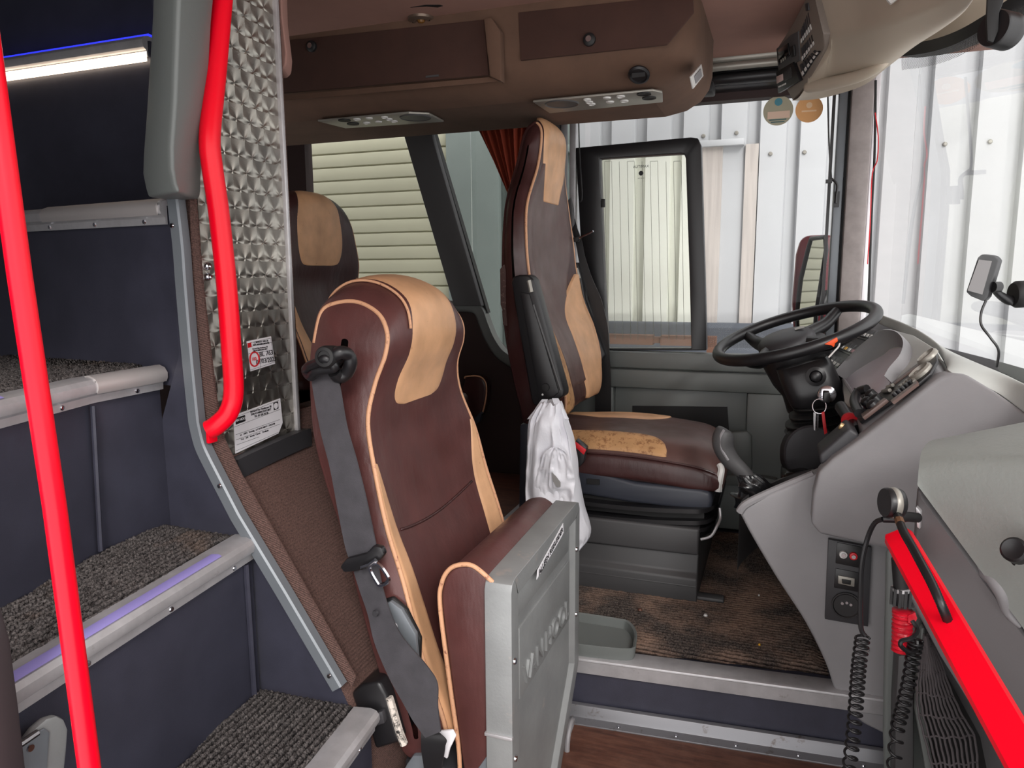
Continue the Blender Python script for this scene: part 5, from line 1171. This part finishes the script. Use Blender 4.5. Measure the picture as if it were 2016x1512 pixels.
# tray rim under the gaiter
rm = curve([at(1456, 1008, y=1.62), at(1470, 992, y=1.62), at(1520, 968, y=1.63), at(1575, 945, y=1.63), at(1602, 934, y=1.63)], 20)
MB().tube(rm, .009, 8).build('tray_rim', MT['grey'], da)

# ================================================================== STEERING
sw_ = thing('steering_wheel', 'large black steering wheel tilted towards the driver', 'steering wheel', at(1560, 690, y=2.2))
WL, WR = at(1414, 695, y=2.2), at(1724, 611, y=2.2); WN, WF = at(1590, 694, y=1.975), at(1567, 622, y=2.425)
WC = (WL+WR)/2; WA = (WR-WL)/2; WB = (WF-WN)/2; WB = WB.normalized()*WA.length; wn = WA.cross(WB).normalized()
if wn.z < 0: wn = -wn
MB().tube([WC+WA*math.cos(t)+WB*math.sin(t) for t in [i*2*math.pi/90 for i in range(90)]], .0165, 16, closed=True).build('rim', MT['black'], sw_)
hub = WC - wn*.022
def wp_(a, b_, h): return WC + WA*a + WB*b_ + wn*h
MB().rings([[wp_(-.12+r_*math.cos(t)*.85, r_*math.sin(t), h) for t in [i*2*math.pi/40 for i in range(40)]] for r_, h in ((.40, -.045), (.44, -.03), (.43, -.012), (.36, .0), (.2, .006), (.02, .008))]).build('horn_pad', MT['charcoal'], sw_, ang=60)
for a0 in (-1, 1):
    for s0 in (-1, 1):
        MB().tube(curve([wp_(-.12+a0*.25, s0*.25, -.03), wp_(-.05+a0*.45, s0*.52, -.028), wp_(a0*.62, s0*.74, -.006)], 10), lambda t: .024-.010*t, 10).build('spoke', MT['black'], sw_)
lg = MB().add([wp_(a, b_, .009) for a, b_ in ((.02, -.06), (.02, .06), (.14, .06), (.14, -.06))], [(0, 1, 2, 3)]).build('emblem', MT['silver'], sw_)
MB().rings([[wp_(-.06+r_*math.cos(t), r_*math.sin(t), h) for t in [i*2*math.pi/36 for i in range(36)]] for r_, h in ((.42, -.03), (.44, -.07), (.38, -.13), (.30, -.17), (.30, -.22))]).build('hub_shroud', MT['black'], sw_, ang=60)
col = thing('steering_column', 'black steering column housing with ignition lock and rubber bellows below the wheel', 'steering column', at(1600, 930, y=2.2))
def cring(c, pxw, yw, n_=32, k=.55):
    rs = []
    for i in range(n_):
        t = i*2*math.pi/n_; rs.append((math.copysign(abs(math.cos(t))**k, math.cos(t)), math.copysign(abs(math.sin(t))**k, math.sin(t))))
    return rs
def colring(pxl, pyl, pxr, pyr, yw, k=.55, yc=2.12):
    a, c = at(pxl, pyl, y=yc-yw*.3), at(pxr, pyr, y=yc-yw*.3); m_ = (a+c)/2; h = (c-a)/2; m_.y = yc
    return [m_+h*cx_+V((0, yw*sy_, 0)) for cx_, sy_ in cring(0, 0, 0, 36, k)]
MB().rings([colring(1528, 728, 1628, 700, .06), colring(1533, 745, 1640, 715, .075), colring(1545, 775, 1658, 755, .08), colring(1556, 798, 1664, 784, .08), colring(1562, 806, 1655, 796, .06)]).build('column_housing', MT['black'], col, bevel=0, ang=60)
bz = []
for i in range(33):
    t = i/32; f = math.sin(t*math.pi*6)*4; bz.append(colring(1566-t*22-f, 800+t*52, 1650+t*6+f, 790+t*50, .07+.015*math.sin(t*math.pi*6), .7))
MB().rings(bz).build('bellows', MT['black_soft'], col, ang=70)
# round foot cover
cc_ = at(1598, 885, y=2.05); 
MB().rings([[at(1598+r_*56*math.cos(t), 890+r_*54*math.sin(t)+ (6 if math.sin(t) > 0 else 0), y=y_) for t in [i*2*math.pi/48 for i in range(48)]] for r_, y_ in ((.05, 2.035), (.9, 2.035), (.98, 2.04), (1.0, 2.05), (1.0, 2.06), (1.12, 2.09), (1.12, 2.25))]).build('column_cover', MT['charcoal'], col, ang=40)
yk = 2.035
MB().lathe([(0, 0), (.025, 0), (.025, .006), (.016, .009), (.014, .005), (.013, .014), (.008, .018), (0, .018)], at(1606, 741, y=yk), (0, -1, .1), 26).build('horn_button', MT['black'], col)
ig = MB().lathe([(0, -.01), (.0225, -.01), (.0225, .008), (.019, .010), (0, .010)], at(1628, 776, y=yk), (-.1, -1, .1), 26).build('ignition_lock', MT['chrome'], col)
ky = thing('key_ring', 'bunch of keys with a red tag hanging from the ignition lock', 'keys', at(1622, 856, y=2.0))
MB().box(tuple(at(1620, 793, y=2.0)-V((0, .004, 0))), tuple(at(1634, 772, y=2.0)+V((0, .03, 0)))).build('key_head', MT['black'], ky, bevel=.003)
c_ = at(1613, 800, y=1.995); MB().tube([c_+V((math.cos(t)*.016, .006*math.sin(t), math.sin(t)*.018)) for t in [i*2*math.pi/24 for i in range(24)]], .0014, 6, closed=True).build('ring', MT['chrome'], ky)
for px, m_, w_ in ((1604, MT['alu'], 5), (1610, MT['chrome'], 5)):
    MB().prism([at(a, b_, y=1.99) for a, b_ in ((px-w_/2, 812), (px+w_/2, 812), (px+w_/2-1, 830), (px+1, 848), (px-2, 846), (px-w_/2, 828))], (0, .002, 0)).build('key', m_, ky)
MB().prism([at(a, b_, y=1.988) for a, b_ in ((1617, 812), (1623, 810), (1627, 840), (1629, 852), (1623, 856), (1620, 838))], (0, .003, 0)).build('red_tag', MT['redink'], ky, bevel=.001)
b = MB().prism([at(a, b_, y=1.98) for a, b_ in ((1622, 678), (1648, 664), (1650, 672), (1644, 676), (1642, 684), (1636, 680))], (0, .012, 0)); tag(b.build('orange_clip', MT['orange'], bevel=.002), 'bright orange plastic clip behind the steering wheel beside the switches', 'clip')
b = MB().tube(curve([at(1652, 665, y=2.0), at(1652, 680, y=2.0), at(1642, 692, y=1.99), at(1631, 704, y=1.98)], 14), .0022, 6); tag(b.build('thin_lead', MT['offwhite']), 'thin white lead beside the orange clip on the dashboard', 'cable')

# ================================================================== RIGHT FOREGROUND
cab = thing('padded_cabinet', 'grey textured padded cabinet with hinged lid at the right edge', 'cabinet', at(1900, 1400, y=1.2))
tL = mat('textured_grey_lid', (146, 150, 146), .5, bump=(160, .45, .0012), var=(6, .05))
lr = [[(1838,866,1.36),(2350,765,1.30)],[(1826,872,1.32),(2350,774,1.22)],[(1814,890,1.24),(2350,860,1.02)],[(1809,920,1.21),(2350,1010,.95)],[(1806,955,1.20),(2350,1690,1.02)]]
lp = [[at(*r[0][:2], y=r[0][2]), at(*r[1][:2], y=r[1][2])] for r in lr]
def lidf(u, v): a = [lerp(p[0], p[1], u) for p in lp]; return cr(a, v*4)
k = MB().grid(lidf, 30, 30); back = MB().grid(lambda u, v: lidf(u, v)+V((.02, .12, -.02)), 2, 2)
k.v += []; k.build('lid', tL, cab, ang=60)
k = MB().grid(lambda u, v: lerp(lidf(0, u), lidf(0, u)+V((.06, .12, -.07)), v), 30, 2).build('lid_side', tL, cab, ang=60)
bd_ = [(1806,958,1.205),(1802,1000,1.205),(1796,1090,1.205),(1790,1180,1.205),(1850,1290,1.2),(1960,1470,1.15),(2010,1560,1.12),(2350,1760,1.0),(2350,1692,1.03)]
MB().prism([at(a, b_, y=y_) for a, b_, y_ in bd_], (.05, .2, 0)).build('body', mat('mid_grey_vinyl', (104, 101, 102), .5, bump=(350, .25, .0006)), cab, bevel=.006, seg=2)  # body in one even grey, darker than the lid
MB().tube(curve([at(1925,1108,y=1.17), at(1935,1125,y=1.165), at(1955,1140,y=1.15), at(1975,1170,y=1.14), at(1985,1205,y=1.14), at(2010,1235,y=1.13)], 30), lambda t: .003+.008*math.sin(t*math.pi), 10).build('finger_lip', MT['grey'], cab)
kb = MB().lathe([(0, -.004), (.016, -.004), (.016, .012), (.013, .015), (.006, .013), (0, .013)], at(2003, 1086, y=1.065), (-.7, -.9, .55), 24).build('lock_knob', MT['black'], cab)
MB().prism([at(a, b_, y=1.065) for a, b_ in ((1992, 1098), (2004, 1100), (1999, 1116), (1993, 1112))], (0, .01, 0)).build('latch', MT['black_soft'], cab, bevel=.002)
# pocket post, columns and elastic net
pk = thing('storage_pocket', 'dark grey pocket with elastic cord net beneath the padded cabinet', 'pocket', at(1830, 1500, y=1.35))
MB().prism([at(a, b_, y=1.50) for a, b_ in ((1742,1080),(1806,1090),(1820,1300),(1835,1400),(1850,1600),(1740,1600),(1736,1440),(1738,1300))], (.03, .1, 0)).build('pocket_wall', MT['grey_gr'], pk, bevel=.01, seg=3)
MB().prism([at(a, b_, y=1.44) for a, b_ in ((1768,1290),(1795,1290),(1800,1350),(1800,1600),(1760,1600),(1762,1400))], (0, .06, 0)).build('inner_post', MT['grey_dk'], pk, bevel=.006)
MB().prism([at(a, b_, y=1.42) for a, b_ in ((1814,1236),(1822,1238),(1812,1380),(1840,1512),(1856,1600),(1836,1600),(1802,1400),(1806,1320))], (0, .02, 0)).build('pocket_frame', MT['grey_gr'], pk, bevel=.003)
MB().prism([at(a, b_, y=1.45) for a, b_ in ((1815,1240),(1930,1452),(1960,1600),(1840,1600),(1805,1400))], (0, .01, 0)).build('pocket_back', MT['black_soft'], pk)
Lc = [V((x, y, 0)) for x, y in ((1820,1248),(1812,1300),(1806,1350),(1808,1400),(1820,1450),(1836,1512),(1850,1580))]
Rc = [V((x, y, 0)) for x, y in ((1826,1248),(1850,1300),(1872,1360),(1895,1410),(1918,1450),(1925,1512),(1930,1580))]
nt_ = []
def npt(u, v): a = cr(Lc, v*6); c = cr(Rc, v*6); p = lerp(a, c, u); return at(p.x, p.y + 4*math.sin(u*math.pi), y=1.40-.02*math.sin(u*math.pi))
for i in range(11):
    u = i/10; MB().tube([npt(u, max(0, v/26))+V((.0006*math.sin(v*2.1+i), 0, 0)) for v in range(0 if i in (0, 10) else int(abs(u-.5)*3), 27)], .0021, 6).build('net_cord', MT['net'], pk)
for j in range(7):
    v = .08+j*.145
    if v < 1: MB().tube([npt(u/16, v+.006*math.sin(u*1.2)) for u in range(17)], .0017, 6).build('net_cord', MT['net'], pk)
# red foreground bar
rb = thing('grab_bar', 'wide red grab bar slanting down to the bottom right corner', 'grab bar', at(2000, 1512, y=.78))
c0, c1 = V(at(1768, 1056, y=1.12)), V(at(2045, 1545, y=.74)); ax = (c1-c0).normalized()
sdv = ax.cross((c0-CP).normalized()).normalized(); dpv = ax.cross(sdv).normalized()
def bar(c, w_): return [c+sdv*a*w_+dpv*b_*w_ for a, b_ in ((-1,-.35),(-.75,-.6),(.15,-.7),(.8,-.35),(1,.1),(.8,.5),(-.8,.5),(-1,.1))]
hw = .0195
MB().rings([bar(c0-ax*.006, hw*.5), bar(c0-ax*.003, hw*.85), bar(c0+ax*.004, hw)] + [bar(lerp(c0, c1, t), hw) for t in (.1, .3, .6, 1)]).build('bar', MT['red'], rb, ang=25)
MB().prism([at(a, b_, y=1.15) for a, b_ in ((1782, 1060), (1800, 1062), (1816, 1078), (1817, 1105), (1806, 1125))], (0, .03, 0)).build('mounting_foot', MT['red'], rb, bevel=.004)
# gooseneck microphone on bracket
mk = thing('gooseneck_microphone', 'black round microphone on a worn gooseneck clipped to a bracket beside the red bar', 'microphone', at(1800, 1080, y=1.15))
c_ = at(1757, 990, y=1.14); axm = V((-.95, -.35, .05))
MB().lathe([(0, .012), (.020, .012), (.0215, .009), (.0215, -.008), (.0195, -.012), (0, -.012)], c_, axm, 30).build('microphone_head', MT['black'], mk)
MB().lathe([(.0214, .004), (.0222, .003), (.0222, -.004), (.0214, -.005)], c_, axm, 30).build('head_band', MT['silver'], mk)
nk = [at(1764, 1006, y=1.145), at(1769, 1020, y=1.11), at(1778, 1045, y=1.07), at(1795, 1075, y=1.025), at(1815, 1112, y=.985), at(1835, 1150, y=.955), at(1855, 1195, y=.935), at(1868, 1228, y=.95), at(1872, 1250, y=1.02)]
np_ = curve(nk, 150); MB().tube(np_, [.0052+.0008*(i % 2) for i in range(151)], 8).build('gooseneck', MT['black'], mk, ang=180)
MB().tube(np_[22:30], .0062, 8).build('brass_section', mat('worn_brass_band', (120, 84, 60), .5, .4), mk)
MB().tube([at(1738, 1021, y=1.14), at(1768, 1022, y=1.14)], .0058, 12).build('cable_holder', MT['black'], mk)
MB().tube([at(1766, 1020, y=1.15), at(1784, 1017, y=1.16), at(1806, 1019, y=1.18)], .0075, 12).build('bracket_arm', MT['black'], mk)
MB().prism([at(a, b_, y=1.19) for a, b_ in ((1803, 998), (1813, 1008), (1811, 1042), (1805, 1038))], (.004, .012, 0)).build('bracket_plate', MT['alu'], mk, bevel=.001)
# coiled cables
def coil(ctr, turns, r0, n_=18):
    N_ = turns*n_; pts_ = []
    for i in range(N_+1):
        t = i/N_; p = cr(ctr, t*(len(ctr)-1)); a = t*turns*2*math.pi; pts_.append(p+V((math.cos(a)*r0, math.sin(a)*r0, 0)))
    return pts_
Yc = 1.16
cc1 = thing('coiled_cable', 'black coiled cable hanging from the microphone holder, left of two', 'cable', at(1675, 1512, y=Yc))
b = MB().tube(curve([at(1738, 1022, y=1.14), at(1722, 1030, y=1.15), at(1708, 1060, y=Yc), at(1697, 1110, y=Yc), at(1694, 1180, y=Yc), at(1695, 1235, y=Yc), at(1703, 1252, y=Yc)], 50), .0036, 8); b.build('straight_lead', MT['black'], cc1)
MB().tube(coil([at(1698, 1255, y=Yc), at(1692, 1300, y=Yc), at(1688, 1345, y=Yc), at(1684, 1400, y=Yc), at(1677, 1470, y=Yc), at(1668, 1540, y=Yc)], 21, .0095), .0020, 7).build('coil', MT['black'], cc1, ang=180)
cc2 = thing('coiled_cable', 'black coiled cable running from the red-taped handset, right of two', 'cable', at(1760, 1512, y=1.2))
MB().tube(coil([at(1803, 1262, y=1.2), at(1798, 1290, y=1.2), at(1790, 1340, y=1.2), at(1778, 1390, y=1.2), at(1766, 1440, y=1.2), at(1757, 1540, y=1.2)], 19, .0095), .0020, 7).build('coil', MT['black'], cc2, ang=180)
MB().tube(curve([at(1796, 1222, y=1.19), at(1806, 1240, y=1.18), at(1795, 1256, y=1.16), at(1775, 1262, y=1.16), at(1774, 1272, y=1.16), at(1790, 1284, y=1.17), at(1804, 1280, y=1.19), at(1805, 1262, y=1.2)], 50), .0034, 7).build('loop', MT['black'], cc2)
# handset
hs = thing('hand_microphone', 'black hand microphone wrapped in red tape, hanging behind the red bar', 'microphone', at(1776, 1285, y=1.22))
MB().tube([at(1772, 1100, y=1.22), at(1776, 1155, y=1.22)], .0125, 16).build('handle', MT['black_soft'], hs)
MB().tube([at(1776, 1160, y=1.22), at(1777, 1188, y=1.22)], .015, 16, prof=None).build('clamp', MT['black'], hs)
for i in range(7):
    a = i*.5-2.9; p = at(1776, 1173, y=1.22); MB().box((p.x+.0155*math.cos(a)-.002, p.y+.0155*math.sin(a)-.002, p.z-.014), (p.x+.0155*math.cos(a)+.002, p.y+.0155*math.sin(a)+.002, p.z+.014)).build('clamp_rib', MT['black'], hs)
MB().tube([at(1776, 1155, y=1.22), at(1777, 1162, y=1.22)], .0155, 16).build('collar_ring', MT['alu'], hs)
MB().prism([at(a, b_, y=1.215) for a, b_ in ((1790, 1165), (1806, 1172), (1808, 1192), (1790, 1188))], (0, .02, 0)).build('white_clip', MT['offwhite'], hs, bevel=.002)
b = MB(); tp_ = [at(1777, 1200, y=1.22), at(1776, 1240, y=1.22), at(1775, 1282, y=1.22)]
b.tube(curve(tp_, 40), [.0135+.0014*math.sin(i*1.7)+.001*hsh(i) for i in range(41)], 18).build('red_tape', mat('crinkled_red_tape', (196, 24, 44), .3, bump=(120, .6, .002)), hs, ang=30)
MB().prism([at(a, b_, y=1.205) for a, b_ in ((1788, 1212), (1802, 1206), (1806, 1218), (1798, 1230), (1788, 1226))], (0, .006, 0)).build('tape_tail', mat('crinkled_red_tape', (196, 24, 44), .3), hs)

# storage tray on the platform floor
ty = thing('floor_tray', 'shallow grey rounded plastic tray on the platform carpet', 'tray', at(1190, 1270, z=ZP))
oc_ = [(1080,1197),(1130,1203),(1215,1216),(1238,1222),(1251,1240),(1251,1262),(1236,1276),(1130,1266),(1080,1262)]
base = [at(a, b_+6, z=ZP+.03) for a, b_ in oc_]; base = curve(base, 54, True)
cm = sum(base, V())/len(base)
def sc(k, z): return [V((lerp(cm.x, p.x, k), lerp(cm.y, p.y, k), z)) for p in base]
MB().rings([sc(.96, ZP+.004), sc(1.0, ZP+.012), sc(1.02, ZP+.036), sc(1.0, ZP+.037), sc(.95, ZP+.034), sc(.91, ZP+.014), sc(.5, ZP+.012)]).build('tray', MT['grey_gr'], ty, ang=40)
for i, (px, py, m_) in enumerate(((1260, 1201, MT['wood']), (1389, 1212, MT['offwhite']), (1494, 1173, MT['offwhite']), (1495, 1270, MT['yellow']))):
    b = MB().lathe([(0, 0), (.006 if i < 2 else .003, 0), (.004 if i < 2 else .002, .004), (0, .004)], at(px, py, z=ZP+.008), (0, 0, 1), 10)
    tag(b.build('debris', m_), ['small brown crumb on the carpet right of the floor tray', 'small white bottle cap ring on the carpet before the seat pedestal', 'tiny white speck on the carpet near the dashboard', 'tiny yellow speck on the front part of the carpet'][i], 'debris')

# ================================================================== VISOR CONSOLE
vc = thing('visor_console', 'beige overhead console above the windscreen with switch panels on its left end', 'console', at(1700, 190, y=2.1))
crs = [(1603,-40,1.98),(1610,0,1.98),(1618,60,1.98)]
bot = [(1560,198,2.28),(1600,196,2.24),(1640,188,2.19),(1700,168,2.10),(1745,134,2.0),(1800,92,1.88),(1850,60,1.75),(1893,28,1.62),(1915,-2,1.55),(1990,-130,1.30)]
mid = [(1590,163,2.14),(1632,106,2.02),(1640,72,1.98),(1690,62,1.88),(1740,48,1.78),(1800,28,1.68),(1850,8,1.60),(1890,-15,1.52),(1920,-35,1.45),(1960,-80,1.38)]
topp = [(1603,-60,2.0),(1604,-60,2.0),(1605,-60,1.98),(1680,-70,1.88),(1730,-80,1.78),(1790,-90,1.68),(1840,-100,1.6),(1880,-110,1.52),(1910,-115,1.45),(1950,-130,1.38)]
B1 = [at(a, b_, y=y_) for a, b_, y_ in bot]; M1 = [at(a, b_, y=y_) for a, b_, y_ in mid]; T1 = [at(a, b_, y=y_) for a, b_, y_ in topp]
def vf(u, v):
    b0, m1, t1_ = cr(B1, u*9), cr(M1, u*9), cr(T1, u*9)
    return lerp(b0, m1, v*2)+V((0, 0, -.012*math.sin(v*2*math.pi))) if v <= .5 else lerp(m1, t1_, (v-.5)*2)
g_ = MB().grid(vf, 50, 24); g_.grid(lambda u, v: cr(B1, u*9)+V((.03*v, .05*v, .18*v)), 50, 3)
g_.build('moulding', MT['beige'], vc, ang=60)
lg_ = curve([at(1589,172,y=2.17), at(1600,170,y=2.15), at(1640,163,y=2.09), at(1690,150,y=2.02), at(1730,132,y=1.97), at(1750,118,y=1.96)], 24)
MB().tube(lg_, lambda t: .004+.013*math.sin(min(1, t*3+.3)*math.pi/2)*(1-t**3), 12).build('lower_ledge', MT['beige'], vc, ang=60)
ep = [(1533,90,2.27),(1548,176,2.28),(1560,197,2.28),(1591,164,2.14),(1624,96,2.02),(1620,66,1.98),(1604,0,1.98),(1600,-30,1.99),(1562,45,2.16)]
EP = [at(a, b_, y=y_) for a, b_, y_ in ep]; ec = sum(EP, V())/len(EP)
MB().prism(EP, (.05, .02, 0)).build('end_panel', mat('taupe_panel', (118, 108, 100), .5), vc, bevel=.003)
eA, eB, eC = at(1548, 176, y=2.28), at(1591, 164, y=2.14), at(1562, 45, y=2.16)
en = (eB-eA).cross(eC-eA).normalized(); en = en if en.dot(CP-eA) > 0 else -en
def eq(c4, h0, h1, m, nm, par, bev=.0008): return MB().prism([onp(a, b_, eA, en, h0) for a, b_ in c4], en*(h1-h0)).build(nm, m, par, bevel=bev)
tacho = eq([(1536,140),(1570,120),(1583,157),(1540,182)], .003, .012, MT['black'], 'tachograph', vc)
eq([(1537,149),(1550,143),(1551,156),(1538,163)], .012, .013, mat('pale_display', (205, 180, 176), .4), 'display', tacho)
eq([(1553,140),(1566,130),(1568,150),(1554,158)], .012, .013, MT['charcoal'], 'slot', tacho)
for i in range(5): eq([(1541+i*3.2, 168-i*1.5), (1543+i*3.2, 167-i*1.5), (1543.5+i*3.2, 170-i*1.5), (1541.5+i*3.2, 171-i*1.5)], .012, .0135, MT['offwhite'], 'button', tacho, 0)
clk = eq([(1534,95),(1562,68),(1577,60),(1580,118),(1538,140)], .002, .008, MT['grey_dk'], 'clock_panel', vc)
eq([(1540,97),(1559,83),(1563,106),(1542,126)], .008, .012, MT['screen'], 'clock_screen', clk)
for i in range(3): eq([(1545+i*4, 116-i*3), (1547+i*4, 115-i*3), (1548+i*4, 121-i*3), (1546+i*4, 122-i*3)], .012, .013, MT['emb'] if 'emb' in MT else MT['silver'], 'bar', clk, 0)
eq([(1564,90),(1572,86),(1574,108),(1567,112)], .008, .014, MT['black_soft'], 'dial', clk, .002)
for (u0, v0, u1, v1, u2, v2, u3, v3) in ((1582,62, 1600,20, 1607,55, 1584,85), (1583,95, 1607,66, 1612,84, 1586,120), (1580,128, 1612,96, 1620,100, 1586,150)):
    pb = eq([(u0,v0),(u1,v1),(u2,v2),(u3,v3)], .004, .007, MT['black_soft'], 'switch_bank', vc)
    for i in range(6):
        t = (i+.3)/6; s1_ = (lerp(u3, u2, t), lerp(v3, v2, t)); e1_ = (lerp(u0, u1, t), lerp(v0, v1, t)); t2 = t+.09; s2_ = (lerp(u3, u2, t2), lerp(v3, v2, t2)); e2_ = (lerp(u0, u1, t2), lerp(v0, v1, t2))
        eq([e1_, e2_, s2_, s1_], .006, .010, MT['charcoal'], 'rocker_switch', pb, 0)
        f = .7; k1 = (lerp(e1_[0], s1_[0], f), lerp(e1_[1], s1_[1], f)); k2 = (lerp(e2_[0], s2_[0], f), lerp(e2_[1], s2_[1], f))
        eq([k1, k2, s2_, s1_], .010, .0115, MT['offwhite'], 'switch_marking', pb, 0)
eq([(1595,5),(1601,3),(1603,18),(1597,20)], .004, .014, MT['charcoal'], 'end_button', vc, .002)
b = MB().prism([at(a, b_, y=1.70) for a, b_ in ((1746, -2), (1754, 7), (1770, -4), (1764, -10))], (0, .01, 0)); b.build('hanging_tag', MT['offwhite'], vc)
# round camera / sensor on windscreen arm
wc = thing('round_camera', 'black round drum-shaped camera hanging from an arm at the top right corner', 'camera', at(1968, 85, y=1.55))
pA = at(1955, 55, y=1.50)
axc = (RT*.93+FW*.36).normalized()
MB().lathe([(0, 0), (.028, 0), (.0295, .004), (.0295, .026), (.030, .027), (.030, .038), (.028, .041), (0, .041)], pA, axc, 36).build('drum', MT['black'], wc, ang=30)
MB().lathe([(0, 0), (.022, 0), (.020, .010), (.012, .018), (0, .020)], pA+axc*.041, axc, 24).build('lens_dome', mat('clear_dome', (225, 230, 235), .1), wc)
MB().prism([at(a, b_, y=1.49) for a, b_ in ((1946,-60),(1984,-60),(1976,2),(1968,25),(1966,60),(1956,84),(1944,80),(1942,40))], (0, .008, 0)).build('arm', MT['black_soft'], wc, bevel=.002)
# phone / satnav on suction mount
ph = thing('satnav', 'small black portrait satnav on a suction mount against the windscreen', 'satnav', at(1930, 590, y=1.66))
sc_p = [(1911,584),(1901,575),(1924,507),(1932,500),(1957,503),(1966,512),(1962,526),(1944,585),(1936,594)]
SPp = [at(a, b_, y=1.62 + (a-1900)*.0004) for a, b_ in sc_p]
MB().prism(SPp, (.012, .02, 0)).build('case', MT['black'], ph, bevel=.003, seg=2)
sg_ = [(1905,572),(1927,511),(1953,514),(1934,580)]
MB().prism([at(a, b_, y=1.617 + (a-1900)*.0004) for a, b_ in sg_], (.0, .003, 0)).build('screen', mat('reflecting_screen', (96, 92, 92), .15, coat=.6), ph)
MB().tube(curve([at(1956, 568, y=1.66), at(1970, 582, y=1.67), at(1990, 592, y=1.68), at(2004, 585, y=1.69)], 20), lambda t: .006+.005*t, 10).build('arm', MT['black'], ph)
MB().lathe([(0, 0), (.010, 0), (.010, .014), (0, .016)], at(1955, 565, y=1.645), (.8, .4, 0), 16).build('ball_joint', MT['black'], ph)
MB().lathe([(0, 0), (.022, 0), (.026, .006), (.026, .020), (.022, .024), (0, .024)], at(1994, 580, y=1.68), (1, .25, .05), 26).build('suction_cup', MT['black_soft'], ph)
MB().tube(curve([at(1941, 592, y=1.64), at(1932, 615, y=1.63), at(1932, 640, y=1.62), at(1950, 665, y=1.61), at(1966, 690, y=1.61), at(1962, 722, y=1.63)], 36), .0024, 7).build('charging_cable', MT['black'], ph)
